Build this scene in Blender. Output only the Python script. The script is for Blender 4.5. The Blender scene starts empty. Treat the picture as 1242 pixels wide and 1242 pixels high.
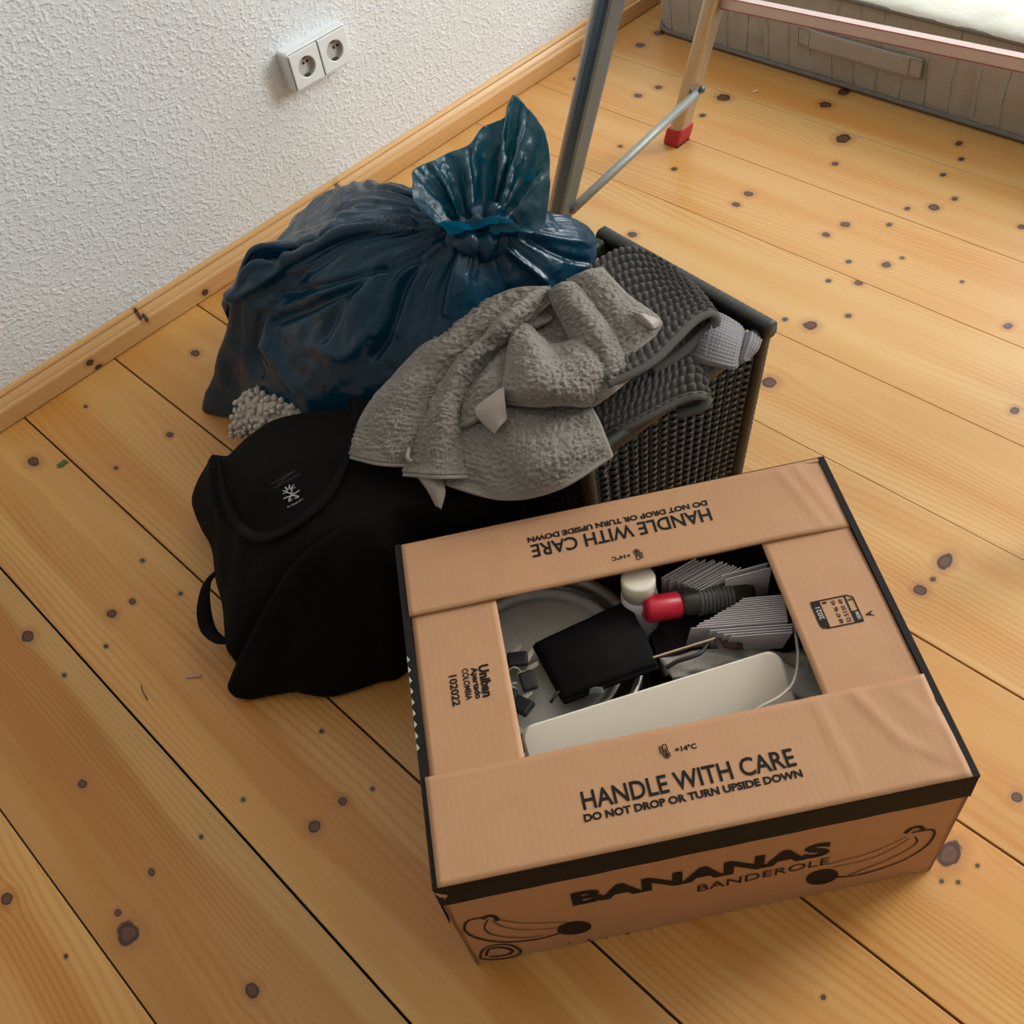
import bpy, bmesh, math, random
import numpy as np
from mathutils import Vector, Matrix
from mathutils.bvhtree import BVHTree

random.seed(7); RNG = np.random.default_rng(7)
sc = bpy.context.scene
COL = sc.collection

# ------------------------------------------------------------------ camera, world, daylight, exposure
F_PX, CAM_A, CAM_B, CAM_C, CAM_H = 1278.68, -0.6385054, 0.7088819, -0.2038062, 1.2460303
def _rot():
    ca, sa, cb, sb, cc, s3 = math.cos(CAM_A), math.sin(CAM_A), math.cos(CAM_B), math.sin(CAM_B), math.cos(CAM_C), math.sin(CAM_C)
    Rz = np.array([[ca, -sa, 0], [sa, ca, 0], [0, 0, 1]]); Rx = np.array([[1, 0, 0], [0, cb, -sb], [0, sb, cb]])
    R3 = np.array([[cc, -s3, 0], [s3, cc, 0], [0, 0, 1]])
    return Rz @ Rx @ R3
ROT = _rot(); CAM = np.array([0, 0, CAM_H])
cam = bpy.data.cameras.new('camera'); cam.sensor_width = 36; cam.lens = 36 * F_PX / 1242; cam.clip_start = .02
cam_ob = bpy.data.objects.new('camera', cam); COL.objects.link(cam_ob)
M4 = Matrix.Identity(4)
for i in range(3):
    for j in range(3): M4[i][j] = ROT[i, j]
    M4[i][3] = CAM[i]
cam_ob.matrix_world = M4
sc.camera = cam_ob

world = bpy.data.worlds.new('sky'); sc.world = world; world.use_nodes = True
bg = world.node_tree.nodes['Background']; bg.inputs[0].default_value = (.80, .90, 1, 1); bg.inputs[1].default_value = 1.0

def window_light(name, loc, sx, sy, direction, power, colour):
    l = bpy.data.lights.new(name, 'AREA'); l.shape = 'RECTANGLE'; l.size = sx; l.size_y = sy; l.energy = power; l.color = colour
    o = bpy.data.objects.new(name, l); COL.objects.link(o); o.location = loc
    o.rotation_euler = Vector(direction).to_track_quat('-Z', 'Y').to_euler()
    return o
# daylight entering through the two windows of the right-hand wall (outside the frame)
window_light('daylight', (4.30, -.75, 1.90), 1.4, 2.1, (-1, .15, -.12), 190, (.96, 1, .975))
window_light('daylight_far', (4.30, .93, 1.90), 1.15, 2.1, (-1, 0, -.12), 36, (.96, 1, .975))
sc.cycles.max_bounces = 5; sc.cycles.diffuse_bounces = 3; sc.cycles.glossy_bounces = 2; sc.cycles.transmission_bounces = 2; sc.cycles.caustics_reflective = False; sc.cycles.caustics_refractive = False
vs = sc.view_settings
vs.view_transform = 'Standard'; vs.look = 'None'; vs.gamma = 1; vs.use_curve_mapping = False; vs.exposure = -0.17

# ------------------------------------------------------------------ helpers
def ray(px, py): return ROT @ np.array([(px - 621) / F_PX, -(py - 621) / F_PX, -1.0])
def P(px, py, z):
    """point at real height z seen in that direction"""
    d = ray(px, py); return CAM + d * ((z - CAM_H) / d[2])
def PD(px, py, dep): return CAM + ray(px, py) * dep
def depth_of(X): return -((np.asarray(X) - CAM) @ ROT)[2]

def wloc(o):
    v = np.zeros(3)
    while o is not None:
        v += np.array(o.location); o = o.parent
    return v
def props(o, label=None, cat=None, group=None, kind=None):
    if label: o['label'] = label
    if cat: o['category'] = cat
    if group: o['group'] = group
    if kind: o['kind'] = kind
    return o
def thing(name, loc, label, cat, group=None):
    o = bpy.data.objects.new(name, None); o.empty_display_size = .05; COL.objects.link(o); o.location = [float(a) for a in loc]
    return props(o, label, cat, group)
def mk(name, verts, faces, mat, parent=None, smooth=True, origin=None):
    verts = np.asarray(verts, float)
    me = bpy.data.meshes.new(name)
    off = wloc(parent) if parent is not None else np.zeros(3)
    org = np.zeros(3)
    if parent is None and origin is not None: org = np.asarray(origin, float)
    me.from_pydata((verts - off - org).tolist(), [], [tuple(int(i) for i in f) for f in faces]); me.validate(); me.update()
    if mat is not None: me.materials.append(mat)
    if smooth: me.polygons.foreach_set('use_smooth', [True] * len(me.polygons))
    o = bpy.data.objects.new(name, me); COL.objects.link(o)
    if parent is not None: o.parent = parent
    else: o.location = org
    return o
class MB:
    def __init__(s): s.v = []; s.f = []
    def add(s, v, f):
        n = len(s.v); s.v += [list(map(float, a)) for a in v]; s.f += [tuple(i + n for i in q) for q in f]; return s
    def box(s, o, ax, ay, az, bev=0):
        """box spanned by three edge vectors from corner o (bevelled when bev>0)"""
        o = np.asarray(o, float); ax, ay, az = [np.asarray(a, float) for a in (ax, ay, az)]
        if bev <= 0:
            v = [o + i * ax + j * ay + k * az for k in (0, 1) for j in (0, 1) for i in (0, 1)]
            return s.add(v, [(0, 2, 3, 1), (4, 5, 7, 6), (0, 1, 5, 4), (2, 6, 7, 3), (0, 4, 6, 2), (1, 3, 7, 5)])
        bm = bmesh.new(); bmesh.ops.create_cube(bm, size=1)
        lx, ly, lz = [np.linalg.norm(a) for a in (ax, ay, az)]
        for w in bm.verts: w.co = Vector(((w.co.x + .5) * lx, (w.co.y + .5) * ly, (w.co.z + .5) * lz))
        bmesh.ops.bevel(bm, geom=list(bm.edges), offset=bev, segments=2, affect='EDGES', profile=.6)
        bm.verts.index_update()
        ux, uy, uz = ax / lx, ay / ly, az / lz
        v = [o + ux * w.co.x + uy * w.co.y + uz * w.co.z for w in bm.verts]
        f = [[w.index for w in q.verts] for q in bm.faces]; bm.free()
        return s.add(v, f)
    def tube(s, pts, r, n=8, up=(0, 0, 1), flat=1.0, cap=True):
        pts = np.asarray(pts, float); m = len(pts)
        rr = np.full(m, r) if np.isscalar(r) else np.asarray(r)
        T = np.gradient(pts, axis=0); T /= np.linalg.norm(T, axis=1)[:, None] + 1e-12
        v = []; U = np.asarray(up, float)
        for i in range(m):
            a = np.cross(T[i], U); na = np.linalg.norm(a)
            a = a / na if na > 1e-6 else np.array([1., 0, 0])
            b = np.cross(a, T[i])
            for k in range(n):
                q = 2 * math.pi * k / n
                v.append(pts[i] + rr[i] * (math.cos(q) * a + flat * math.sin(q) * b))
        f = [(i * n + k, i * n + (k + 1) % n, (i + 1) * n + (k + 1) % n, (i + 1) * n + k) for i in range(m - 1) for k in range(n)]
        if cap: f += [tuple(range(n - 1, -1, -1)), tuple(range((m - 1) * n, m * n))]
        return s.add(v, f)
    def lathe(s, prof, c, axis, n=32, ref=(1, 0, 0), open0=False):
        """revolve (radius, along) profile around axis through c"""
        ax = np.asarray(axis, float); ax /= np.linalg.norm(ax); a = np.cross(ax, np.asarray(ref, float)); a /= np.linalg.norm(a); b = np.cross(ax, a)
        v = []
        for r, h in prof:
            for k in range(n):
                q = 2 * math.pi * k / n; v.append(np.asarray(c) + ax * h + r * (math.cos(q) * a + math.sin(q) * b))
        f = [(i * n + k, i * n + (k + 1) % n, (i + 1) * n + (k + 1) % n, (i + 1) * n + k) for i in range(len(prof) - 1) for k in range(n)]
        if prof[0][0] > 1e-6 and not open0: f.append(tuple(range(n - 1, -1, -1)))
        if prof[-1][0] > 1e-6: f.append(tuple(range((len(prof) - 1) * n, len(prof) * n)))
        return s.add(v, f)
    def build(s, name, mat, parent=None, smooth=False, origin=None): return mk(name, s.v, s.f, mat, parent, smooth, origin)

def crom(A, n, axis=0, closed=False):
    """Catmull-Rom resample of control array A along axis to n samples"""
    A = np.moveaxis(np.asarray(A, float), axis, 0); m = len(A)
    t = np.linspace(0, m if closed else m - 1, n, endpoint=not closed)
    i = np.floor(t).astype(int)
    if not closed: i = np.minimum(i, m - 2)
    u = (t - i).reshape((-1,) + (1,) * (A.ndim - 1))
    g = (lambda k: A[k % m]) if closed else (lambda k: np.where(((k < 0).reshape(u.shape)), 2 * A[0] - A[1], np.where((k > m - 1).reshape(u.shape), 2 * A[m - 1] - A[m - 2], A[np.clip(k, 0, m - 1)])))
    p0, p1, p2, p3 = g(i - 1), g(i), g(i + 1), g(i + 2)
    r = .5 * (2 * p1 + (p2 - p0) * u + (2 * p0 - 5 * p1 + 4 * p2 - p3) * u * u + (3 * p1 - p0 - 3 * p2 + p3) * u ** 3)
    return np.moveaxis(r, 0, axis)

_PERM = RNG.random(65536)
def vnoise(x, y, z=0.0):
    x, y, z = np.broadcast_arrays(np.asarray(x, float), np.asarray(y, float), np.asarray(z, float))
    xi, yi, zi = np.floor(x).astype(np.int64), np.floor(y).astype(np.int64), np.floor(z).astype(np.int64)
    fx, fy, fz = x - xi, y - yi, z - zi
    fx, fy, fz = [q * q * (3 - 2 * q) for q in (fx, fy, fz)]
    def h(a, b, c): return _PERM[(a * 73856093 ^ b * 19349663 ^ c * 83492791) & 65535]
    r = 0
    for a in (0, 1):
        for b in (0, 1):
            for c in (0, 1):
                r = r + h(xi + a, yi + b, zi + c) * (fx if a else 1 - fx) * (fy if b else 1 - fy) * (fz if c else 1 - fz)
    return r * 2 - 1
def fbm(x, y, z=0.0, o=3):
    r = 0; a = 1; s = 1
    for k in range(o): r = r + a * vnoise(x * s + 17 * k, y * s + 5 * k, z * s); a *= .5; s *= 2.03
    return r
def gnormals(G):
    du = np.gradient(G, axis=0); dv = np.gradient(G, axis=1)
    n = np.cross(dv, du); l = np.linalg.norm(n, axis=2)[..., None]; return n / np.maximum(l, 1e-9)
def slab_faces(nu, nv):
    """faces of a two-sided sheet with thickness (top grid first, then bottom grid)"""
    N = nu * nv; i, j = np.meshgrid(np.arange(nu - 1), np.arange(nv - 1), indexing='ij'); a = (i * nv + j).ravel()
    top = np.stack([a, a + 1, a + nv + 1, a + nv], 1); bot = np.stack([a, a + nv, a + nv + 1, a + 1], 1) + N
    f = [tuple(q) for q in top] + [tuple(q) for q in bot]
    ring = [(0, k) for k in range(nv)] + [(k, nv - 1) for k in range(1, nu)] + [(nu - 1, k) for k in range(nv - 2, -1, -1)] + [(k, 0) for k in range(nu - 2, 0, -1)]
    ids = [a * nv + b for a, b in ring]
    for k in range(len(ids)):
        p, q = ids[k], ids[(k + 1) % len(ids)]; f.append((p, p + N, q + N, q))
    return f
def to_world(rows): return np.array([[P(*c) if c[0] != 'w' else np.array(c[1:]) for c in r] for r in rows])
def sheet(name, ctrl, mat, parent, thick=.004, step=.003, disp=None, flip=False):
    """cloth sheet with thickness through a grid of control points"""
    C = np.asarray(ctrl, float)
    lu = np.linalg.norm(np.diff(C, axis=0), axis=2).sum(0).max(); lv = np.linalg.norm(np.diff(C, axis=1), axis=2).sum(1).max()
    nu, nv = max(8, int(lu / step)), max(8, int(lv / step))
    G = crom(crom(C, nu, 0), nv, 1); Nn = gnormals(G)
    if ((CAM - G) * Nn).sum(-1).mean() < 0: flip = not flip
    if flip: Nn = -Nn
    au = np.concatenate([[0], np.cumsum(np.linalg.norm(np.diff(G, axis=0), axis=2).mean(1))]); av = np.concatenate([[0], np.cumsum(np.linalg.norm(np.diff(G, axis=1), axis=2).mean(0))])
    lu, lv = au[-1], av[-1]; U, V = np.meshgrid(au, av, indexing='ij')
    T = G + Nn * (thick / 2)
    B = G - Nn * (thick / 2)
    if disp is not None:
        d = disp(U, V, lu, lv, G); T = T + Nn * d[..., None]; B = B + Nn * (d * .4)[..., None]
    v = np.concatenate([T.reshape(-1, 3), B.reshape(-1, 3)])
    f = slab_faces(nu, nv)
    if flip: f = [q[::-1] for q in f]
    return mk(name, v, f, mat, parent), G
def bvh_of(o):
    o_off = Vector(wloc(o))
    return BVHTree.FromPolygons([v.co + o_off for v in o.data.vertices], [tuple(p.vertices) for p in o.data.polygons])
def hit(b, px, py, lift=.001):
    d = Vector(ray(px, py)).normalized(); h = b.ray_cast(Vector(CAM), d)
    if h[0] is None: return None
    n = h[1] if h[1].dot(d) < 0 else -h[1]
    return np.array(h[0] + n * lift)

# ------------------------------------------------------------------ materials
MATS = {}
class NT:
    def __init__(s, tree): s.t = tree; s.n = tree.nodes; s.l = tree.links
    def node(s, typ, **kw):
        n = s.n.new(typ)
        for k, v in kw.items(): setattr(n, k, v)
        return n
    def set(s, sock, v):
        if hasattr(v, 'is_output') or isinstance(v, bpy.types.NodeSocket): s.l.new(v, sock)
        elif v is not None: sock.default_value = v
    def math(s, op, a, b=None, c=None, clamp=False):
        n = s.node('ShaderNodeMath', operation=op, use_clamp=clamp); s.set(n.inputs[0], a)
        if b is not None: s.set(n.inputs[1], b)
        if c is not None: s.set(n.inputs[2], c)
        return n.outputs[0]
    def vmath(s, op, a, b=None):
        n = s.node('ShaderNodeVectorMath', operation=op); s.set(n.inputs[0], a)
        if b is not None: s.set(n.inputs[1], b)
        return n.outputs[0]
    def noise(s, vec, scale, detail=2, rough=.5, dist=0):
        n = s.node('ShaderNodeTexNoise'); s.set(n.inputs['Vector'], vec); n.inputs['Scale'].default_value = scale; n.inputs['Detail'].default_value = detail
        n.inputs['Roughness'].default_value = rough; n.inputs['Distortion'].default_value = dist; return n.outputs['Fac']
    def ramp(s, fac, stops):
        n = s.node('ShaderNodeValToRGB'); s.set(n.inputs[0], fac); e = n.color_ramp.elements
        while len(e) < len(stops): e.new(.5)
        for k, (p, c) in enumerate(stops): e[k].position = p; e[k].color = (*c, 1) if len(c) == 3 else c
        return n.outputs[0]
    def mix(s, fac, a, b, blend='MIX'):
        n = s.node('ShaderNodeMix', data_type='RGBA', blend_type=blend); s.set(n.inputs[0], fac)
        for k, c in ((6, a), (7, b)): s.set(n.inputs[k], (*c, 1) if isinstance(c, tuple) and len(c) == 3 else c)
        return n.outputs[2]
    def maprange(s, v, a, b, c=0, d=1, smooth=True):
        n = s.node('ShaderNodeMapRange', interpolation_type='SMOOTHSTEP' if smooth else 'LINEAR'); s.set(n.inputs[0], v)
        for k, q in zip((1, 2, 3, 4), (a, b, c, d)): n.inputs[k].default_value = q
        return n.outputs[0]
    def comb(s, x, y, z):
        n = s.node('ShaderNodeCombineXYZ'); s.set(n.inputs[0], x); s.set(n.inputs[1], y); s.set(n.inputs[2], z); return n.outputs[0]
    def sep(s, v):
        n = s.node('ShaderNodeSeparateXYZ'); s.set(n.inputs[0], v); return n.outputs
    def bump(s, h, strength=.3, dist=.002):
        n = s.node('ShaderNodeBump'); s.set(n.inputs['Height'], h); n.inputs['Strength'].default_value = strength; n.inputs['Distance'].default_value = dist; return n.outputs[0]
def new_mat(name):
    m = bpy.data.materials.new(name); m.use_nodes = True; t = NT(m.node_tree); b = t.n['Principled BSDF']; MATS[name] = m
    return m, t, b
def pos(t): return t.node('ShaderNodeNewGeometry').outputs['Position']
def simple(name, col, rough=.5, metal=0, bump=None, var=.08, vscale=30, spec=.5, sheen=0, coat=0):
    m, t, b = new_mat(name)
    p = pos(t)
    nz = t.noise(p, vscale, 3)
    t.set(b.inputs['Base Color'], t.mix(nz, tuple(c * (1 - var) for c in col), tuple(min(1, c * (1 + var)) for c in col)))
    b.inputs['Roughness'].default_value = rough; b.inputs['Metallic'].default_value = metal; b.inputs['Specular IOR Level'].default_value = spec
    b.inputs['Sheen Weight'].default_value = sheen; b.inputs['Coat Weight'].default_value = coat
    if bump: t.set(b.inputs['Normal'], t.bump(t.noise(p, bump[0], 3, .6), bump[1], bump[2]))
    return m

# wood: a knot group (warps the grain round it) and a core group
def group(name, ins, outs):
    g = bpy.data.node_groups.new(name, 'ShaderNodeTree')
    for n, ty in ins: g.interface.new_socket(n, in_out='INPUT', socket_type=ty)
    for n, ty in outs: g.interface.new_socket(n, in_out='OUTPUT', socket_type=ty)
    t = NT(g); return g, t, t.node('NodeGroupInput').outputs, t.node('NodeGroupOutput').inputs
FL, VE, CO = 'NodeSocketFloat', 'NodeSocketVector', 'NodeSocketColor'
KNOT, t, gi, go = group('knot', [('P', VE), ('C', VE), ('R', VE), ('Warp', FL), ('Dist', FL)], [('Warp', FL), ('Dist', FL)])
d = t.vmath('SUBTRACT', gi[0], gi[1]); q = t.vmath('DIVIDE', d, gi[2])
ln = t.node('ShaderNodeVectorMath', operation='LENGTH'); t.l.new(q, ln.inputs[0]); dist = ln.outputs['Value']
e = t.math('POWER', 2.71828, t.math('MULTIPLY', t.math('MULTIPLY', dist, dist), -.16))
t.l.new(t.math('ADD', gi[3], t.math('MULTIPLY', t.math('MULTIPLY', t.sep(d)[0], e), -.8)), go[0])
t.l.new(t.math('MINIMUM', gi[4], dist), go[1])

# core: lateral grain coordinate g, along coordinate, seed, knot distance, nail distance -> colour, height
WOOD, t, gi, go = group('pine', [('G', FL), ('Along', FL), ('Seed', FL), ('Knot', FL), ('Nail', FL), ('Light', CO), ('Dark', CO), ('P', VE), ('H0', FL), ('H1', FL), ('HAmt', FL)], [('Color', CO), ('Height', FL)])
g, al, seed = gi[0], gi[1], gi[2]
w1 = t.noise(t.comb(t.math('MULTIPLY', g, 6), t.math('MULTIPLY', al, .9), seed), 1.0, 1.5)
rings = t.math('SINE', t.math('MULTIPLY', t.math('ADD', t.math('MULTIPLY', g, 95), t.math('MULTIPLY', w1, 16)), 6.2832))
rings = t.maprange(rings, -.3, 1)
fine = t.noise(t.comb(t.math('MULTIPLY', g, 260), t.math('MULTIPLY', al, 6), seed), 1.0, 3, .6)
broad = t.noise(t.comb(t.math('MULTIPLY', g, 13), t.math('MULTIPLY', al, .8), t.math('ADD', seed, 3.3)), 1.0, 2, .5)
amp = t.maprange(t.noise(t.comb(t.math('MULTIPLY', g, 7), t.math('MULTIPLY', al, 1.3), t.math('ADD', seed, 9.1)), 1.0, 1), .38, .7, .03, .36)
f1 = t.math('ADD', t.math('MULTIPLY', rings, amp), t.math('MULTIPLY', t.maprange(broad, .35, .68), .52))
wob = t.math('MULTIPLY', t.math('SUBTRACT', t.noise(t.comb(0.0, t.math('MULTIPLY', al, 1.7), t.math('ADD', seed, 21)), 1.0, 2), .5), .06)
gw = t.math('ADD', g, wob)
heart = t.math('MULTIPLY', t.maprange(t.math('SUBTRACT', gw, gi[8]), -.006, .006), t.maprange(t.math('SUBTRACT', gw, gi[9]), -.006, .006, 1, 0))
f1 = t.math('ADD', f1, t.math('MULTIPLY', heart, gi[10]))
f1 = t.math('ADD', f1, t.math('MULTIPLY', t.math('SUBTRACT', fine, .5), .36), clamp=True)
c1 = t.mix(f1, gi[5], gi[6])
kd = t.math('ADD', gi[3], t.math('MULTIPLY', t.math('SUBTRACT', t.noise(gi[7], 75, 2), .5), .75))
halo = t.maprange(kd, 1.0, 2.6, .42, 0)
c2 = t.mix(halo, c1, (.33, .12, .035))
kc = t.ramp(t.math('MULTIPLY', kd, .8), [(0, (.095, .033, .014)), (.42, (.13, .047, .02)), (.62, (.035, .011, .005)), (.82, (.075, .022, .009))])
c3 = t.mix(t.maprange(kd, .92, 1.12, 1, 0), c2, kc)
c4 = t.mix(t.maprange(gi[4], .8, 1.1, .96, 0), c3, (.018, .015, .012))
c4 = t.mix(t.maprange(gi[4], 1.0, 2.2, .25, 0), c4, (.08, .05, .03))
t.l.new(c4, go[0]); t.l.new(t.math('SUBTRACT', fine, t.math('MULTIPLY', rings, .3)), go[1])

def wood_mat(name, knots, nails, light, dark, seed, axis='y', rough=.36, coat=.12, heart=(0, 0, 0)):
    m, t, b = new_mat(name); p = pos(t); s = t.sep(p)
    warp = 0.0; dist = 99.0
    for (kx, ky, rx, ry) in knots:
        n = t.node('ShaderNodeGroup'); n.node_tree = KNOT; t.set(n.inputs['P'], p); n.inputs['C'].default_value = (kx, ky, 0) if axis == 'y' else (kx, 0, ky)
        n.inputs['R'].default_value = (rx, ry, 1e3) if axis == 'y' else (rx, 1e3, ry)
        t.set(n.inputs['Warp'], warp); t.set(n.inputs['Dist'], dist); warp, dist = n.outputs[0], n.outputs[1]
    nd = 99.0
    for (kx, ky, rx, ry) in nails:
        n = t.node('ShaderNodeGroup'); n.node_tree = KNOT; t.set(n.inputs['P'], p); n.inputs['C'].default_value = (kx, ky, 0)
        n.inputs['R'].default_value = (rx, ry, 1e3); n.inputs['Warp'].default_value = 0; t.set(n.inputs['Dist'], nd); nd = n.outputs[1]
    w = t.node('ShaderNodeGroup'); w.node_tree = WOOD
    if axis == 'y': t.set(w.inputs['G'], t.math('ADD', s[0], warp)); t.set(w.inputs['Along'], s[1])
    else: t.set(w.inputs['G'], t.math('ADD', s[2], t.math('MULTIPLY', s[1], .7))); t.set(w.inputs['Along'], s[0])
    w.inputs['H0'].default_value, w.inputs['H1'].default_value, w.inputs['HAmt'].default_value = heart
    w.inputs['Seed'].default_value = seed; t.set(w.inputs['Knot'], dist); t.set(w.inputs['Nail'], nd); t.set(w.inputs['P'], p)
    w.inputs['Light'].default_value = (*light, 1); w.inputs['Dark'].default_value = (*dark, 1)
    t.l.new(w.outputs[0], b.inputs['Base Color']); t.set(b.inputs['Normal'], t.bump(w.outputs[1], .12, .0006))
    b.inputs['Roughness'].default_value = rough; b.inputs['Coat Weight'].default_value = coat; b.inputs['Coat Roughness'].default_value = .25
    return m

# white chip wallpaper
m, t, b = new_mat('chip_wallpaper'); p = pos(t)
wp = t.vmath('ADD', p, t.comb(t.math('MULTIPLY', t.noise(p, 50, 2), .005), 0, t.math('MULTIPLY', t.noise(p, 43, 2), .005)))
ws = t.sep(wp); wq = t.comb(t.math('MULTIPLY', ws[0], .75), ws[1], ws[2])
hgt = t.math('ADD', t.maprange(t.noise(wq, 140, 1), .47, .70), t.math('MULTIPLY', t.maprange(t.noise(wq, 230, 1), .5, .70), .5))
hgt = t.math('ADD', hgt, t.math('MULTIPLY', t.noise(p, 420, 2), .15))
b.inputs['Base Color'].default_value = (.81, .83, .855, 1); b.inputs['Roughness'].default_value = .75; b.inputs['Specular IOR Level'].default_value = .3
t.set(b.inputs['Normal'], t.bump(hgt, .5, .0022))
WALLPAPER = m
PLASTER = simple('plaster', (.40, .39, .375), .85, var=.02)  # darkened grey so the unseen walls bounce less light onto the carton front
CEILP = simple('ceiling_white', (.84, .83, .80), .85, var=.02)
DARKGAP = simple('dark_gap', (.02, .014, .01), .9)
WHITE_PLASTIC = simple('white_plastic', (.84, .86, .88), .3, var=.01)
SOCKET_GREY = simple('socket_cup', (.56, .55, .51), .4, var=.03)
BLACK = simple('black_plastic', (.012, .012, .013), .45)
SCREWDARK = simple('contact_dark', (.05, .045, .04), .4)

# ------------------------------------------------------------------ the room
WALL_Y = 1.752; X0, X1, Y0, CEIL = -1.7, 4.22, -2.2, 3.2
mb = MB(); mb.box((X0, WALL_Y, -.05), (X1 - X0, 0, 0), (0, .12, 0), (0, 0, CEIL + .05))
props(mb.build('wall_left', WALLPAPER), 'white chip-wallpapered wall behind the blue bag', None, None, 'structure')
def wall_with_window(name, along, fixed, a0, a1, wins, z0, z1, thick):
    mb = MB()
    def bx(p, q, za, zb):
        if along == 'y': mb.box((fixed, p, za), (thick, 0, 0), (0, q - p, 0), (0, 0, zb - za))
        else: mb.box((p, fixed - thick, za), (q - p, 0, 0), (0, thick, 0), (0, 0, zb - za))
    c = a0
    for w0, w1 in wins: bx(c, w0, -.05, CEIL); bx(w0, w1, -.05, z0); bx(w0, w1, z1, CEIL); c = w1
    bx(c, a1, -.05, CEIL)
    return props(mb.build(name, PLASTER), 'plain grey wall with two window openings', None, None, 'structure')
wall_with_window('wall_right', 'y', X1, Y0, WALL_Y, ((-1.48, -.02), (.33, 1.53)), .82, 2.98, .12)
mb = MB(); mb.box((X0, Y0 - .12, -.05), (X1 - X0, 0, 0), (0, .12, 0), (0, 0, CEIL + .05))
props(mb.build('wall_back', PLASTER), 'plain wall behind the viewer', None, None, 'structure')
mb = MB(); mb.box((X0 - .12, Y0, -.05), (.12, 0, 0), (0, WALL_Y - Y0, 0), (0, 0, CEIL + .05))
props(mb.build('wall_front', PLASTER), 'plain grey wall at the near side of the room', None, None, 'structure')
mb = MB(); mb.box((X0, Y0, CEIL), (X1 - X0, 0, 0), (0, WALL_Y - Y0, 0), (0, 0, .1))
props(mb.build('ceiling', CEILP), 'plain white ceiling', None, None, 'structure')
def window_frame(name, mkpt, wlen, hlen):
    mb = MB(); w = .06
    for (a0, a1, z0, z1) in ((0, w, 0, hlen), (wlen - w, wlen, 0, hlen), (w, wlen - w, 0, w), (w, wlen - w, hlen - w, hlen), (wlen / 2 - w / 2, wlen / 2 + w / 2, w, hlen - w)):
        o = mkpt(a0, z0, 0); mb.box(o, mkpt(a1, z0, 0) - o, mkpt(a0, z0, .05) - o, mkpt(a0, z1, 0) - o)
    return props(mb.build(name, WHITE_PLASTIC), 'white casement window frame', None, None, 'structure')
window_frame('window_1', lambda a, z, d: np.array([X1 + .02 + d, -1.48 + a, .82 + z]), 1.46, 2.16)
window_frame('window_2', lambda a, z, d: np.array([X1 + .02 + d, .33 + a, .82 + z]), 1.20, 2.16)

# floor boards
SEAMS = [-1.72, -1.52, -1.325, -1.13, -.935, -.74, -.55, -.36, -.172, .032, .235, .433, .628, .822, 1.02, 1.213, 1.41, 1.61, 1.803, 2.0, 2.2, 2.4, 2.6, 2.8, 3.0, 3.2, 3.42, 3.62, 3.82, 4.02, 4.22]
KN = [(155, 1132, 19, 15), (143, 1107, 6, 5), (306, 1201, 10, 11), (100, 951, 7, 7), (184, 1058, 5, 6), (8, 1091, 11, 7), (40.6, 560, 9, 7), (135.7, 744.4, 8, 5.5), (160.6, 729.7, 5, 4.5), (33.8, 771.5, 12, 5.5),
      (380.9, 1002.5, 11, 7), (415.8, 972, 7, 7), (452, 957, 3.5, 3.5), (237, 428.5, 6.5, 5), (205.8, 527, 5.5, 4), (140.8, 567.6, 4, 3), (104, 493, 3, 2.5),
      (776.6, 54.8, 8, 3), (799, 40, 7, 4), (773.7, 116, 6, 3), (798.4, 106, 6, 2.5), (877.6, 118.4, 10, 5), (752.5, 177.5, 4, 2), (908, 235, 8, 3), (892.6, 248, 7, 3), (767, 284.5, 7, 4), (1001, 127, 10, 4), (1023.6, 111.6, 7, 6),
      (1022.4, 168, 7, 8), (1012.8, 198.6, 5, 3), (1163, 174, 4, 4), (1157.7, 241, 5, 3), (1132.8, 251.7, 9, 4), (1238.6, 275, 6, 3), (1025, 272.5, 7, 4), (1002, 284.5, 7, 3), (1075, 321, 7, 4), (1094, 313, 4, 2), (1041.5, 343, 6, 4),
      (1029, 383, 5, 3), (983, 394.7, 12, 5), (1166.6, 341.8, 4, 2), (1222.7, 395.4, 7, 4.5), (1230.6, 498, 8, 4.5), (1146, 681, 6, 14), (1131.6, 702.7, 4, 4), (1116.4, 715.5, 11, 6), (1151, 1036, 12, 24), (1233, 967, 8, 8), (998.8, 1209.6, 4, 4),
      (700, 96, 6, 3), (710, 118, 7, 3)]
NL = [(219, 720), (128.5, 784), (78, 819), (390, 887), (295, 970), (244, 1015), (80, 1160), (852, 140), (817.7, 205), (1166, 193), (1143.7, 212), (1100.5, 253), (1078.5, 272.5), (1029.4, 317.4), (1004.8, 340.6), (952, 387.4), (1185.5, 1050), (1142, 1069), (1162, 1070), (173, 680)]
def floor_spot(px, py, rx, ry):
    c = P(px, py, 0)
    ex = np.abs(P(px + rx, py, 0)[:2] - c[:2]); ey = np.abs(P(px, py + ry, 0)[:2] - c[:2])
    return (c[0], c[1], .8 * math.hypot(ex[0], ey[0]), .8 * math.hypot(ex[1], ey[1]))
knots = [floor_spot(*k) for k in KN]; nails = [floor_spot(x, y, 4.2, 3.4) for x, y in NL]
mb = MB(); mb.box((X0, Y0, -.06), (X1 - X0, 0, 0), (0, WALL_Y - Y0, 0), (0, 0, .036))
floor = props(mb.build('floor', DARKGAP), 'varnished knotty pine board floor', None, None, 'structure')
L0, D0 = np.array([.68, .405, .150]), np.array([.54, .225, .042])
HEART = {8: (-.2, .82, .40), 9: (.28, .62, .42), 10: (-.2, 1.2, .16), 11: (-.2, 1.2, .08), 7: (-.2, .75, .25)}  # heartwood kept faint on the boards the sack shades, to brighten them
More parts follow.
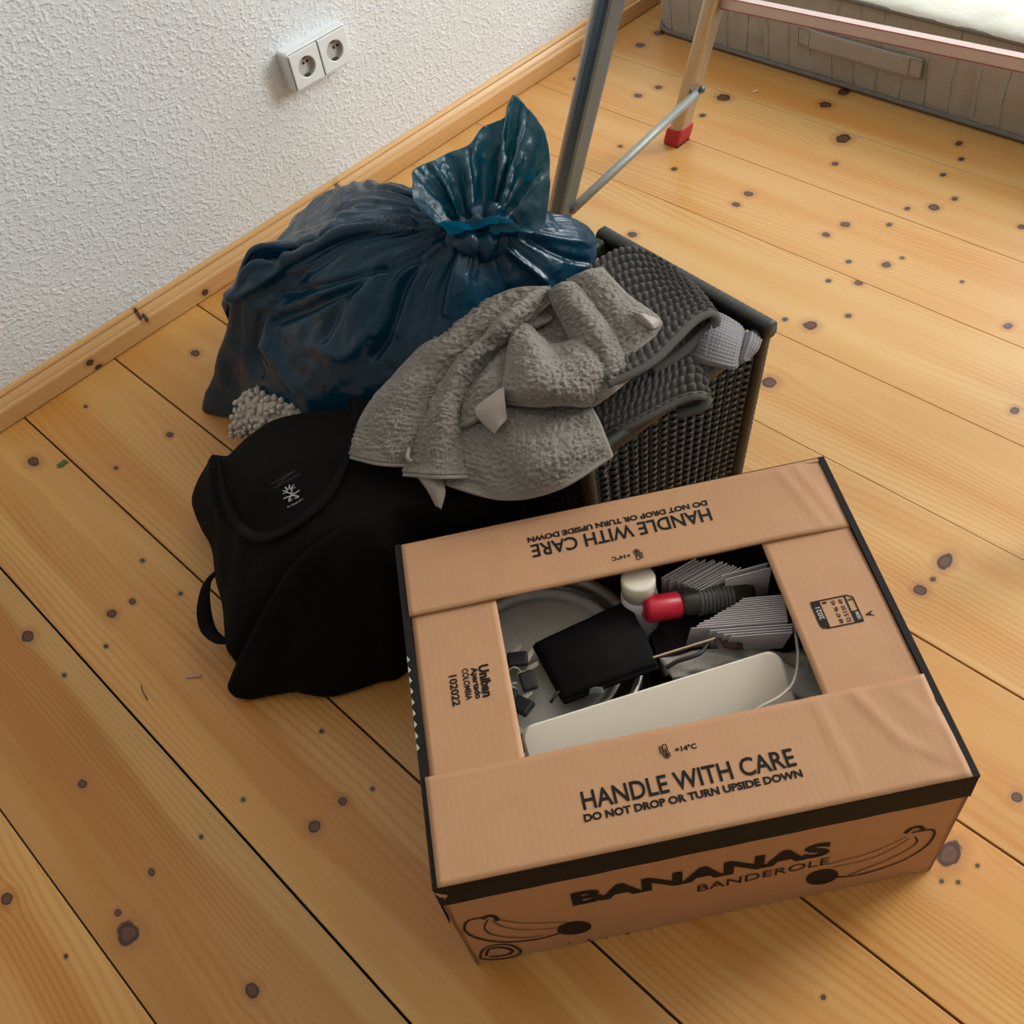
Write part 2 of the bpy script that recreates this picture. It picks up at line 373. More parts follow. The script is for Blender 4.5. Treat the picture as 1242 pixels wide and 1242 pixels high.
TONE = {8: (.86, .8), 9: (1.05, 1.0), 10: (1.04, 1.08), 11: (1.05, 1.08), 12: (.95, 1), 13: (1, 1.05), 14: (1.02, 1.1), 15: (1.0, 1.12), 16: (1.02, 1.12), 17: (1.0, 1.1), 18: (.97, 1.05), 7: (.98, .95)}  # boards beside the sack lightened in colour to offset its shade
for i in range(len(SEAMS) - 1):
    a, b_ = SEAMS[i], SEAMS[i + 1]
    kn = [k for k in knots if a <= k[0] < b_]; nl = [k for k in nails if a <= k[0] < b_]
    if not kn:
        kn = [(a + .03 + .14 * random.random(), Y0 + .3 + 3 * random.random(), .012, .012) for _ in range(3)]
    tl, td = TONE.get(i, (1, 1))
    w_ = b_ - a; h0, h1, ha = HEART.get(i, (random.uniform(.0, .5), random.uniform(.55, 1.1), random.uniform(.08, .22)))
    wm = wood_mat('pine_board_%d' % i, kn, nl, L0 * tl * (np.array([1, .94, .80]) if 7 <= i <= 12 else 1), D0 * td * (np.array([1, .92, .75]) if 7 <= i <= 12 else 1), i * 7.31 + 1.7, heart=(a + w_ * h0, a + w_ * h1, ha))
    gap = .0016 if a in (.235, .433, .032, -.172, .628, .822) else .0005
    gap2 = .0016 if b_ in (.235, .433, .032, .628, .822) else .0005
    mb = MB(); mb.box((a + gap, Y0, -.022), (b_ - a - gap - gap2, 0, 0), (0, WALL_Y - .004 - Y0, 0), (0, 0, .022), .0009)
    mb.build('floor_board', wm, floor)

# moulded pine baseboard
prof = [(1.752, .0018), (1.7340, .0018), (1.7328, .003), (1.7328, .0345), (1.7342, .0375), (1.7365, .0385), (1.7378, .0398), (1.7380, .0415), (1.7402, .0462), (1.7432, .0508), (1.7450, .0530), (1.7454, .0548), (1.7440, .0565), (1.7442, .0585), (1.7462, .0622), (1.7490, .0642), (1.752, .0646)]
xs = np.linspace(X0, X1, 40); v = []; f = []
for x in xs: v += [(x, y, z) for y, z in prof]
n = len(prof)
for i in range(len(xs) - 1):
    for k in range(n - 1): f.append((i * n + k, (i + 1) * n + k, (i + 1) * n + k + 1, i * n + k + 1))
bbk = []
for px, py in ((248.8, 354.6), (108.7, 440), (120, 445.5)):
    d = ray(px, py); X = CAM + d * (1.733 / d[1]); bbk.append((X[0], X[2], .0075, .006))
d = ray(167, 381); X = CAM + d * (1.742 / d[1]); bbk += [(X[0], X[2], .004, .012), (X[0] + .008, X[2] - .012, .004, .008)]
d = ray(410, 229); X = CAM + d * (1.742 / d[1]); bbk += [(X[0], X[2], .006, .012)]
bbm = wood_mat('pine_baseboard', bbk, [], (.70, .42, .18), (.55, .27, .09), 88.2, axis='x', rough=.4)
bb = mk('baseboard_left', v, f, bbm, None, smooth=False)
props(bb, 'moulded pine baseboard along the white wall', None, None, 'structure')

# ------------------------------------------------------------------ double wall socket
def wall_pt(px, py, y): d = ray(px, py); return CAM + d * (y / d[1])
sx0, sx1, sz0, sz1 = .978, 1.122, .282, .357
sock = thing('wall_socket', (sx0, WALL_Y, sz0), 'white double power socket mounted on the chip-wallpapered wall', 'socket')
SY = WALL_Y - .030
# housing: a rounded rectangular frame, open in front where the two inserts sit
def hring(ins, y, r):
    pts = []
    for cx_, cz_, a0 in ((sx1 - ins - r, sz0 + ins + r, -90), (sx1 - ins - r, sz1 - ins - r, 0), (sx0 + ins + r, sz1 - ins - r, 90), (sx0 + ins + r, sz0 + ins + r, 180)):
        for k_ in range(6): a_ = math.radians(a0 + k_ * 18); pts.append((cx_ + r * math.cos(a_), y, cz_ + r * math.sin(a_)))
    return pts
hr = [hring(0, WALL_Y, .006), hring(0, WALL_Y - .010, .006), hring(.0006, WALL_Y - .0104, .0055), hring(.0006, WALL_Y - .0112, .0055), hring(0, WALL_Y - .0118, .006), hring(0, SY + .002, .006), hring(.0012, SY, .005), hring(.0028, SY, .0035), hring(.0032, SY + .003, .003), hring(.0032, WALL_Y - .003, .003)]
hn = len(hr[0]); mk('housing', [p_ for q_ in hr for p_ in q_], [(i_ * hn + k_, i_ * hn + (k_ + 1) % hn, (i_ + 1) * hn + (k_ + 1) % hn, (i_ + 1) * hn + k_) for i_ in range(len(hr) - 1) for k_ in range(hn)], WHITE_PLASTIC, sock, smooth=False)
for k in range(2):
    x0 = sx0 + .004 + k * .0695; w = .0665; z0 = sz0 + .0045; h = .0665; yf = SY - .0035
    # cover plate with a round recess: ring of quads between square edge and circle
    cx, cz = x0 + w / 2, z0 + h / 2; r = .0205; n = 48; mb = MB(); vv = []; ff = []
    for ring in range(5):
        for q in range(n):
            a = 2 * math.pi * q / n; c, s_ = math.cos(a), math.sin(a); m_ = max(abs(c), abs(s_))
            if ring == 0: vv.append((cx + c / m_ * w / 2, yf + .0045, cz + s_ / m_ * h / 2))
            elif ring == 1: vv.append((cx + c / m_ * w / 2, yf + .0008, cz + s_ / m_ * h / 2))
            elif ring == 2: vv.append((cx + c / m_ * (w / 2 - .0008), yf, cz + s_ / m_ * (h / 2 - .0008)))
            elif ring == 3: vv.append((cx + c * r, yf, cz + s_ * r))
            else: vv.append((cx + c * (r - .0012), yf + .0012, cz + s_ * (r - .0012)))
    for ring in range(4):
        for q in range(n): ff.append((ring * n + q, ring * n + (q + 1) % n, (ring + 1) * n + (q + 1) % n, (ring + 1) * n + q))
    cover = mk('cover_plate', vv, ff, WHITE_PLASTIC, sock, smooth=False)
    mb = MB().lathe([(r - .0012, 0), (r - .0018, .009), (0, .0091)], (cx, yf + .0012, cz), (0, 1, 0), 40, open0=True)
    cup = mb.build('socket_cup', SOCKET_GREY, sock, smooth=False)
    for (hx, hy) in (((372.4, 73.6), (367.9, 76.6)), ((409, 54.5), (404.6, 57.4)))[k]:
        hp = wall_pt(hx, hy, yf + .0100); MB().lathe([(.0028, -.0006), (.0028, .0002), (0, .00021)], hp, (0, 1, 0), 14).build('pin_hole', BLACK, cup)
    for dz in (-1, 1):
        MB().box((cx - .0045, yf + .001, cz + dz * (r - .0036) - .0014), (.009, 0, 0), (0, .0085, 0), (0, 0, .0028)).build('earth_contact', SCREWDARK, cup)
    if k == 0: MB().box((sx0 + .0706, yf + .0025, z0), (.0026, 0, 0), (0, .002, 0), (0, 0, h)).build('joint_gap', SCREWDARK, sock)

# ------------------------------------------------------------------ mattress lying on the floor
MATTRESS = simple('mattress_fabric', (.40, .368, .322), .9, bump=(900, .25, .001), var=.12, vscale=400, sheen=.15)
MATTOP = simple('mattress_top', (.80, .80, .72), .9, bump=(140, .3, .003), var=.03)
PIPING = simple('mattress_piping', (.19, .175, .155), .85)
STITCH = simple('mattress_stitching', (.30, .275, .24), .9)
mx, my1, my0, mh, mw = 1.948, 1.655, -.35, .195, .92
mat_t = thing('mattress', (mx + mw / 2, .6, 0), 'grey quilted mattress with cream top lying on the floorboards', 'mattress')
def rrect(x0, x1, y0, y1, r, z, step=.012):
    pts = []
    for cx, cy, a0 in ((x1 - r, y0 + r, -90), (x1 - r, y1 - r, 0), (x0 + r, y1 - r, 90), (x0 + r, y0 + r, 180)):
        for k in range(9): a = math.radians(a0 + k * 11.25); pts.append((cx + r * math.cos(a), cy + r * math.sin(a), z))
    out = []
    for i in range(len(pts)):
        p, q = np.array(pts[i]), np.array(pts[(i + 1) % len(pts)]); m_ = max(1, int(np.linalg.norm(q - p) / step))
        out += [p + (q - p) * k / m_ for k in range(m_)]
    return np.array(out)
base = rrect(mx, mx + mw, my0, my1, .05, 0)
cen = np.array([mx + mw / 2, (my0 + my1) / 2, 0]); N = len(base)
nr = np.gradient(np.concatenate([base[-1:], base, base[:1]]), axis=0)[1:-1]; nr = np.stack([nr[:, 1], -nr[:, 0], 0 * nr[:, 0]], 1); nr /= np.linalg.norm(nr, axis=1)[:, None]
acc = np.concatenate([[0], np.cumsum(np.linalg.norm(np.diff(base, axis=0), axis=1))])
v = []; NZ = 22
for k in range(NZ + 1):
    zf = k / NZ; z = .004 + zf * (mh - .012)
    quilt = np.abs(np.sin(math.pi * (acc + .02) / .055)) ** .35 - 1
    bul = .006 * math.sin(math.pi * zf) + .0085 * quilt * min(1, 8 * zf * (1 - zf)) + .0022 * vnoise(acc * 40, zf * 6)
    v.append(base + nr * np.reshape(bul, (-1, 1)) + np.array([0, 0, z]))
v = np.concatenate(v); f = [(k * N + i, k * N + (i + 1) % N, (k + 1) * N + (i + 1) % N, (k + 1) * N + i) for k in range(NZ) for i in range(N)]
f.append(tuple(range(N - 1, -1, -1)))
mk('side_panel', v, f, MATTRESS, mat_t)
for zz, nm in ((.008, 'piping'), (mh - .006, 'piping')):
    ring = np.concatenate([base, base[:2]]) + np.concatenate([nr, nr[:2]]) * .003 + np.array([0, 0, zz])
    MB().tube(ring, .0055, 8).build(nm, PIPING, mat_t, smooth=True)
gx, gy = np.meshgrid(np.linspace(mx - .007, mx + mw, 90), np.linspace(my0, my1, 140), indexing='ij')
edge = np.minimum(np.minimum(gx - mx + .0075, mx + mw - gx), np.minimum(gy - my0, my1 - gy + .002))
gz = mh - .004 + .022 * np.clip(edge / .06, 0, 1) ** .5 - .006 * np.exp(-((np.abs((gx + gy) * 8 % 1 - .5)) / .06) ** 2) * np.clip(edge / .08, 0, 1) + .002 * fbm(gx * 20, gy * 20)
T = np.stack([gx, gy, gz], -1); B = np.stack([gx, gy, gx * 0 + mh - .007], -1)
mk('top_cover', np.concatenate([T.reshape(-1, 3), B.reshape(-1, 3)]), [q[::-1] for q in slab_faces(90, 140)], MATTOP, mat_t)
for k in range(24):
    y = 1.60 - k * .055; pts = [(mx - .0016 - .006 * math.sin(math.pi * q) + .003 * math.sin(q * 9 + k), y + .0015 * math.sin(q * 7 + k * 2), .012 + q * (mh - .026)) for q in np.linspace(0, 1, 9)]
    MB().tube(pts, .0008, 5).build('stitch_line', STITCH, mat_t, smooth=True)
# carrying handle
def mattress_pt(px, py, off): d = ray(px, py); return CAM + d * ((mx - off) / d[0])
hy = [1.247, 1.22, 1.19, 1.1, 1.01, .98, .952]; rows = []
for zt in (.112, .092, .07): rows.append([(mx - (.008 if i in (0, 1, 5, 6) else .0105), y, zt) for i, y in enumerate(hy)])
handle, _ = sheet('handle', np.array(rows), MATTRESS, mat_t, .004, .006)
for ya in (1.247, .982):
    MB().tube([(mx - .0105, ya - .003, .109), (mx - .0105, ya - .03, .109), (mx - .0105, ya - .03, .073), (mx - .0105, ya - .003, .073), (mx - .0105, ya - .003, .109)], .0007, 5).build('stitching', PIPING, handle)

# ------------------------------------------------------------------ stepladder
ALU = simple('brushed_aluminium', (.52, .47, .40), .38, .75, var=.06, vscale=60)
SLATE = simple('slate_reflection_and_bolt', (.11, .16, .205), .34, .35, var=.12, vscale=25)  # blue reflection put into the colour of the near leg; also on the bolt
GALV = simple('galvanised_steel', (.30, .32, .30), .5, .4, bump=(300, .2, .001), var=.16, vscale=120)
REDRUB = simple('red_rubber', (.50, .018, .035), .45, var=.15, vscale=80)
PALEBAR = simple('pale_pink_paint', (.70, .56, .53), .5, var=.05)
REDEDGE = simple('red_edge', (.42, .08, .08), .5)
foot2 = np.array([1.592, 1.302, 0]); foot1 = np.array([1.150, 1.2586, 0])
lad = thing('stepladder', (1.37, 1.28, 0), 'aluminium stepladder with red rubber foot standing by the mattress', 'ladder')
def leg(foot, dy, zlen, wx, wy, mat):
    d = np.array([0.0, dy, 1.0]); pts = [foot + d * z for z in (.03, zlen * .5, zlen)]
    dn = d / np.linalg.norm(d); nx = np.array([1., 0, 0]); ny = np.cross(dn, nx); v = []
    prof = []
    for cx, cy, a0 in ((wx / 2 - .009, -wy / 2 + .009, -90), (wx / 2 - .009, wy / 2 - .009, 0), (-wx / 2 + .009, wy / 2 - .009, 90), (-wx / 2 + .009, -wy / 2 + .009, 180)):
        for k in range(5): a = math.radians(a0 + k * 22.5); prof.append((cx + .009 * math.cos(a), cy + .009 * math.sin(a)))
    n = len(prof)
    for p in pts: v += [p + nx * a + ny * b for a, b in prof]
    f = [(i * n + k, i * n + (k + 1) % n, (i + 1) * n + (k + 1) % n, (i + 1) * n + k) for i in range(2) for k in range(n)] + [tuple(range(n - 1, -1, -1)), tuple(range(2 * n, 3 * n))]
    o = mk('leg', v, f, mat, lad, smooth=False)
    return o, dn, nx, ny
l2, dn, nx, ny = leg(foot2, -.30, 1.5, .042, .03, ALU)
l1, dn1, nx1, ny1 = leg(foot1, -.365, 1.5, .046, .032, ALU)
# slate-blue strip on the near leg: a dark blue reflection painted as colour
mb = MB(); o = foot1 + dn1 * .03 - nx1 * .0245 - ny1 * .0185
mb.box(o, nx1 * .0455, dn1 * 1.53, ny1 * .026, .008); mb.build('reflection_strip', SLATE, l1)
for ft, dd in ((foot2, dn), (foot1, dn1)):
    mb = MB(); mb.box(ft + np.array([-.024, -.019, 0]), (.048, 0, 0), (0, .038, 0), dd * .042, .006); shoe = mb.build('rubber_foot', REDRUB, lad)
    mb = MB()
    for k in range(4): mb.box(ft + np.array([-.021 + k * .011, -.0205, 0]), (.006, 0, 0), (0, .005, 0), (0, 0, .007))
    mb.build('tread', BLACK, shoe)
a = foot1 + np.array([0, -.365, 1]) * .118; b_ = foot2 + np.array([0, -.30, 1]) * .128
a = a + np.array([.01, -.02, 0]); b_ = b_ + np.array([-.004, -.02, 0])
MB().tube([a, a * .5 + b_ * .5, b_], .0085, 12).build('crossbar', GALV, lad, smooth=True)
mb = MB().lathe([(.007, 0), (.007, .006), (.003, .009), (0, .0092)], b_ + np.array([.006, -.004, .006]), (0, -1, 0), 14); mb.build('bolt', SLATE, lad, smooth=True)
c0, c1 = np.array([1.602, 1.192, .318]), np.array([1.602, .30, .367])
mb = MB(); dd = c1 - c0; mb.box(c0 - np.array([.012, 0, .0105]), dd, (.018, 0, 0), (0, 0, .021), .002); rail = mb.build('side_rail', PALEBAR, lad)
for z in (-.0105, .0105):
    MB().tube([c0 + np.array([-.012, 0, z]), c1 + np.array([-.012, 0, z])], .0009, 6).build('edge_strip', REDEDGE, rail)
# far side frame of the ladder (the photograph cuts it off)
for fx in (1.150, 1.602):
    st = np.array([fx, .15, .0]); tp = np.array([fx, .80, 1.5]); mb = MB().tube([st, tp], .018, 10); mb.build('leg', ALU, lad, smooth=True)

# ------------------------------------------------------------------ banana carton
BOX_O = np.array([.1214, .41296, 0]); YAW = -.636223; BL_, BW, BH, TP = .54, .43437, .25175, .0038
BU = np.array([math.cos(YAW), math.sin(YAW), 0]); BV = np.array([-math.sin(YAW), math.cos(YAW), 0]); BZ = np.array([0, 0, 1.])
def bq(u, v, z): return BOX_O + BU * u + BV * v + BZ * z
def px_to_top(px, py, z=BH):
    X = P(px, py, z) - BOX_O; return float(X @ BU), float(X @ BV)
def px_to_front(px, py):
    d = ray(px, py); k = (BV @ (BOX_O - CAM)) / (BV @ d); X = CAM + d * k - BOX_O; return float(X @ BU), float(X[2])
m, t, b = new_mat('cardboard'); p = pos(t)
tc = t.node('ShaderNodeTexCoord')
lat = t.node('ShaderNodeVectorMath', operation='DOT_PRODUCT'); t.set(lat.inputs[0], p); lat.inputs[1].default_value = tuple(BU)
flute = t.math('SINE', t.math('MULTIPLY', lat.outputs['Value'], 2 * math.pi / .0075))
nz = t.noise(p, 18, 3); n2 = t.noise(p, 420, 2)
cc = t.mix(nz, (.48, .248, .126), (.57, .303, .158)); cc = t.mix(t.math('MULTIPLY', n2, .25), cc, (.36, .185, .095))
t.set(b.inputs['Base Color'], cc); b.inputs['Roughness'].default_value = .62; b.inputs['Specular IOR Level'].default_value = .4
t.set(b.inputs['Normal'], t.bump(t.math('ADD', t.math('MULTIPLY', flute, .18), t.math('MULTIPLY', nz, 3)), .12, .001))
CARD = m
INK = simple('black_ink', (.0075, .0065, .006), .7, var=.25, vscale=200, spec=.25)
INKB = simple('brown_black_ink', (.018, .008, .006), .7, var=.3, vscale=200, spec=.25)
carton = thing('banana_carton', bq(BL_ / 2, BW / 2, 0), 'brown banana carton with black printed rim, its top flaps open around a hole', 'carton')
def wallpanel(a, b, c, d, th, name):
    """panel a-b (top), c-d (bottom) with inward thickness vector th"""
    n = 14; v = []
    for i in range(n + 1):
        s = i / n
        for k in range(5): q = k / 4; v.append((a * (1 - s) + b * s) * (1 - q) + (d * (1 - s) + c * s) * q)
    v = np.array(v); V2 = np.concatenate([v, v + th]); return mk(name, V2, [q for q in slab_faces(n + 1, 5)], CARD, carton, smooth=False)
t0 = [bq(0, 0, BH - .002), bq(BL_, 0, BH - .002), bq(BL_, BW, BH - .002), bq(0, BW, BH - .002)]
b0 = [bq(TP, TP, .001), bq(BL_ - TP, TP, .001), bq(BL_ - TP, BW - TP, .001), bq(TP, BW - TP, .001)]
wallpanel(t0[0], t0[1], b0[1], b0[0], BV * .005, 'front_panel'); wallpanel(t0[1], t0[2], b0[2], b0[1], -BU * .005, 'side_panel')
wallpanel(t0[2], t0[3], b0[3], b0[2], -BV * .005, 'rear_panel'); wallpanel(t0[3], t0[0], b0[0], b0[3], BU * .005, 'side_panel')
MB().box(bq(TP, TP, .001), BU * (BL_ - 2 * TP), BV * (BW - 2 * TP), BZ * .006).build('bottom_panel', CARD, carton)
def flap(name, u0, u1, v0, v1, z, th=.0035, warp=None, jag=0):
    nu, nv = max(4, int((u1 - u0) / .006)), max(4, int((v1 - v0) / .006))
    U, V = np.meshgrid(np.linspace(u0, u1, nu), np.linspace(v0, v1, nv), indexing='ij')
    W = z + 0 * U + .0007 * fbm(U * 9, V * 9)
    if warp: W = W + warp(U, V)
    T = BOX_O + U[..., None] * BU + V[..., None] * BV + W[..., None] * BZ
    return mk(name, np.concatenate([T.reshape(-1, 3), (T - BZ * th).reshape(-1, 3)]), [q[::-1] for q in slab_faces(nu, nv)], CARD, carton)
def crease(U, V, a, b_, w=.004, h=.0022):
    a, b_ = np.array(a), np.array(b_); d = b_ - a; L = np.linalg.norm(d); d = d / L
    s = (U - a[0]) * d[0] + (V - a[1]) * d[1]; q = -(U - a[0]) * d[1] + (V - a[1]) * d[0]
    return h * np.exp(-(q / w) ** 2) * (1 / (1 + np.exp(-(s) / .006))) * (1 / (1 + np.exp(-(L - s) / .006)))
def warp_front(U, V):
    r = crease(U, V, (.415, .115), (.425, .02), .004, .0016) + crease(U, V, (.455, .115), (.485, .045), .004, .0022) + crease(U, V, (.485, .05), (.515, .022), .003, .002)
    return r + crease(U, V, (.50, .10), (.515, .075), .004, .0016) - .0012 * np.clip((U - .46) / .08, 0, 1) * (1 + fbm(U * 50, V * 50))
def warp_rear(U, V): return -.004 * np.clip((U - .46) / .08, 0, 1) ** 2 + crease(U, V, (.48, .43), (.505, .33), .006, .0016) + crease(U, V, (.50, .43), (.525, .33), .006, .0016)
fl_s1 = flap('side_flap', .0095, .110, .07, .37, BH - .0042); fl_s2 = flap('side_flap', .428, BL_ - .0075, .06, .38, BH - .0042)
fl_f = flap('front_flap', .0045, BL_ - .0065, .0, .117, BH, warp=warp_front); fl_r = flap('rear_flap', .0075, BL_ - .0035, .324, BW - .003, BH, warp=warp_rear)
MB().box(bq(-.0008, -.0008, BH - .0058), BU * .0088, BV * (BW + .0016), BZ * .0044).build('rim_edge', INK, carton); MB().box(bq(BL_ - .0068, -.0008, BH - .0058), BU * .0076, BV * (BW + .0016), BZ * .0044).build('rim_edge', INK, carton)
# black printed rim
def band(a, b_, out, h, name='rim_print'):
    n = 24; v = []
    for i in range(n + 1):
        s = i / n; p = a * (1 - s) + b_ * s
        hh = h + .0006 * math.sin(i * 2.1)
        v += [p + out * .0009 + BZ * .0002, p + out * .0009 - BZ * hh]
    return mk(name, v, [(2 * i, 2 * i + 1, 2 * i + 3, 2 * i + 2) for i in range(n)], INK, carton, smooth=False)
band(t0[0], t0[1], -BV, .044); band(t0[1], t0[2], BU, .05); band(t0[2], t0[3], BV, .05); band(t0[3], t0[0], -BU, .10)
# torn corner showing bare board
MB().tube([bq(-.001, .001, BH - .008), bq(.004, -.0015, BH - .016), bq(.009, -.0015, BH - .02), bq(.006, -.0015, BH - .03)], [.0012, .002, .0022, .001], 6).build('torn_edge', CARD, carton, smooth=True)
# jagged white print on the left side
mb = MB()
for k in range(9):
    y = .15 + k * .014; mb.add([bq(-.0006, y, BH - .0010), bq(-.0006, y + .009, BH - .0010), bq(.0026, y + .003, BH - .0010)], [(0, 1, 2)])
PALEINK = simple('pale_print', (.45, .40, .34), .6); mb.build('jagged_print', PALEINK, carton)

def text_mesh(body, weight=0.0):
    cu = bpy.data.curves.new('t', 'FONT'); cu.body = body; cu.size = 1; cu.offset = weight; cu.resolution_u = 3
    o = bpy.data.objects.new('t', cu); COL.objects.link(o); bpy.context.view_layer.update()
    dg = bpy.context.evaluated_depsgraph_get(); me = bpy.data.meshes.new_from_object(o.evaluated_get(dg))
    v = np.array([w.co[:] for w in me.vertices]); f = [tuple(q.vertices) for q in me.polygons]
    bpy.data.objects.remove(o); bpy.data.curves.remove(cu); bpy.data.meshes.remove(me)
    lo, hi = v.min(0), v.max(0); v = (v - lo) / np.maximum(hi - lo, 1e-9); return v, f
def lettering(body, o, ex, ey, w, h, mat, parent, weight=0.0, lift=None, surf=None, name='lettering'):
    """flat print: o is the lower-left corner, ex / ey reading and upward unit directions"""
    v, f = text_mesh(body, weight)
    pts = np.asarray(o) + v[:, :1] * w * np.asarray(ex) + v[:, 1:2] * h * np.asarray(ey) + (np.asarray(lift) if lift is not None else 0)
    if surf is not None:
        out = []
        for q in pts:
            hh = surf.ray_cast(Vector(q + np.array([0, 0, .05])), Vector((0, 0, -1)))
            out.append(np.array(hh[0]) + np.array([0, 0, .0005]) if hh[0] is not None else q)
        pts = np.array(out)
    return mk(name, pts, f, mat, parent, smooth=False)
bf, br_, bs1, bs2 = bvh_of(fl_f), bvh_of(fl_r), bvh_of(fl_s1), bvh_of(fl_s2)
def top_text(body, u, v, w, h, ex, ey, surf, weight=0.0): return lettering(body, bq(u, v, BH), ex, ey, w, h, INK, carton, weight, surf=surf)
top_text('HANDLE WITH CARE', .1586, .0462, .217, .0203, BU, BV, bf, .018)
top_text('DO NOT DROP OR TURN UPSIDE DOWN', .157, .0337, .2205, .0085, BU, BV, bf, .045)
top_text('HANDLE WITH CARE', .3830, .3912, .2200, .0203, -BU, -BV, br_, .018)
top_text('DO NOT DROP OR TURN UPSIDE DOWN', .3835, .4035, .2225, .0085, -BU, -BV, br_, .045)
top_text('+14°C', .2625, .0868, .0225, .0062, BU, BV, bf, .04)
top_text('+14°C', .2760, .3480, .0225, .0062, -BU, -BV, br_, .04)
top_text('Uniban', .0770, .2405, .0415, .0118, -BV, BU, bs1, .05)
top_text('Apartado', .0668, .2395, .0405, .0095, -BV, BU, bs1, .045)
top_text('COLOMBIA', .0585, .2405, .0410, .0072, -BV, BU, bs1, .03)
top_text('102022', .0430, .2350, .0395, .0092, -BV, BU, bs1, .03)
def stroke(points, w, normal, mat, parent, name, closed=False):
    pts = np.asarray(points, float); m = len(pts)
    T = np.gradient(pts, axis=0); T /= np.linalg.norm(T, axis=1)[:, None] + 1e-12
    S = np.cross(T, normal); ww = (np.full(m, w) if np.isscalar(w) else np.asarray(w))[:, None] / 2
    v = np.concatenate([pts + S * ww, pts - S * ww]); return v, [(i, i + 1, m + i + 1, m + i) for i in range(m - 1)]
def drape(pts, surf): 
    out = []
    for q in pts:
        h = surf.ray_cast(Vector(q + np.array([0, 0, .05])), Vector((0, 0, -1))); out.append(np.array(h[0]) + np.array([0, 0, .0006]) if h[0] is not None else q)
    return np.array(out)
def thermometer(c, ex, ey, surf, sc_=1.0):
    mb = MB()
    def L(pts, w):
        pts = np.array([c + ex * a * .001 * sc_ + ey * b * .001 * sc_ for a, b in pts]); pts = crom(pts, max(6, len(pts) * 3), 0) if len(pts) > 2 else np.linspace(pts[0], pts[1], 6)
        v, f = stroke(pts, w * .001 * sc_, BZ, None, None, ''); mb.add(drape(v, surf), f)
    bulb = [(2.2 + 3.4 * math.cos(a), -4.2 + 3.4 * math.sin(a)) for a in np.linspace(math.radians(125), math.radians(415), 16)]
    L([(.2, -1.4), (.1, 3), (.2, 6.5), (2.2, 8), (4.2, 6.5), (4.3, 3), (4.2, -1.4)], 1.1); L(bulb, 1.1)
    L([(2.2, 3.4), (2.2, -3)], 1.5)
    disc = [c + (ex * (2.2 + 2.1 * math.cos(a)) + ey * (-4.2 + 2.1 * math.sin(a))) * .001 * sc_ for a in np.linspace(0, 2 * math.pi, 18)[:-1]]
    mb.add(drape(np.array(disc), surf), [tuple(range(17))])
    for k in range(5): L([(-3.6, 6.2 - k * 2), (-.2, 6.2 - k * 2)], .9)
    L([(-3.6, 6.6), (-3.6, -2.2)], .7)
    mb.build('thermometer_print', INK, carton)
thermometer(bq(.2510, .0905, BH), BU, BV, bf); thermometer(bq(.2860, .3440, BH), -BU, -BV, br_)
# calendar stamp on the right flap: upright towards -u
def cal(a, b): return bq(.4537 + b * .0465, .1955 + a * .0365, BH)      # a along +v (reading), b downwards (+u)
mb = MB()
outl = [(0.12, 0), (1, 0), (1, .88), (.9, 1), (0, 1), (0, .14), (.12, 0)]
op = []
for i in range(len(outl) - 1): op += [np.array(outl[i]) * (1 - s) + np.array(outl[i + 1]) * s for s in np.linspace(0, 1, 8)[:-1]]
op.append(np.array(outl[-1])); v, f = stroke(drape(np.array([cal(*q) for q in op]), bs2), .0016, BZ, None, None, ''); mb.add(v, f)
def quad(a0, a1, b0, b1):
    n = 6; g = np.array([cal(a0 + (a1 - a0) * i / n, b) for i in range(n + 1) for b in (b0, b1)]); mb.add(drape(g, bs2), [(2 * i, 2 * i + 1, 2 * i + 3, 2 * i + 2) for i in range(n)])
quad(0.02, 1, 0.02, .21); quad(0, .42, .84, 1); quad(0, 1, .80, .84)
mb.build('calendar_print', INK, carton)
def cal_text(body, a, b, w, h, mat=INK):
    lettering(body, cal(a, b), BV, -BU, w, h, mat, carton, .02, surf=bs2).location.z += .0003 if mat is not INK else 0
cal_text('2021', .33, .17, .0165, .0058, PALEINK)
for a, bb_, s in ((.06, .74, '52'), (.28, .74, '51'), (.50, .74, '50'), (.74, .74, '49'), (.06, .56, '48'), (.28, .56, '47'), (.50, .56, '46'), (.74, .56, '45'), (.86, .36, '1')):
    cal_text(s, a, bb_, .0062 if len(s) > 1 else .0025, .0048)
cal_text('A', .10, 1.29, .0075, .0085); cal_text('SEM', .08, .98, .0100, .0040, PALEINK); cal_text('5', .78, .97, .0036, .0050)
# front face print
def ff_(u, z): return bq(u, 0, 0) + BV * (TP * (1 - z / BH) - .0010) + BZ * z
v, f = text_mesh('BANANAS', .045)
mk('lettering', [ff_(.1275 + q[0] * .277, .1270 + q[1] * .0375 - .006 * q[0]) for q in v], f, INK, carton, smooth=False)
v, f = text_mesh('BANDEROLE', .0)
mk('lettering', [ff_(.262 + q[0] * .145, .0915 + q[1] * .0190 + .002 * q[0]) for q in v], f, INKB, carton, smooth=False)
def front_strokes(lines, name):
    mb = MB()
    for pts, w in lines:
        fp = np.array([ff_(*px_to_front(*q)) for q in pts]); fp = crom(fp, len(fp) * 5, 0) if len(fp) > 2 else fp
        v, f = stroke(fp, w, -BV, None, None, ''); mb.add(v, f)
    return mb.build(name, INKB, carton)
front_strokes([([(590, 1113), (568, 1118), (564, 1130), (580, 1140), (610, 1145), (645, 1143), (668, 1138), (690, 1131)], .0028), ([(592, 1116), (588, 1128), (600, 1136), (630, 1140), (660, 1137)], .0016),
               ([(597, 1118), (612, 1126), (640, 1130), (675, 1128)], .0013), ([(602, 1116), (630, 1121), (665, 1121), (690, 1120)], .0013), ([(585, 1116), (592, 1112), (600, 1113), (604, 1118)], .005)], 'banana_drawing')
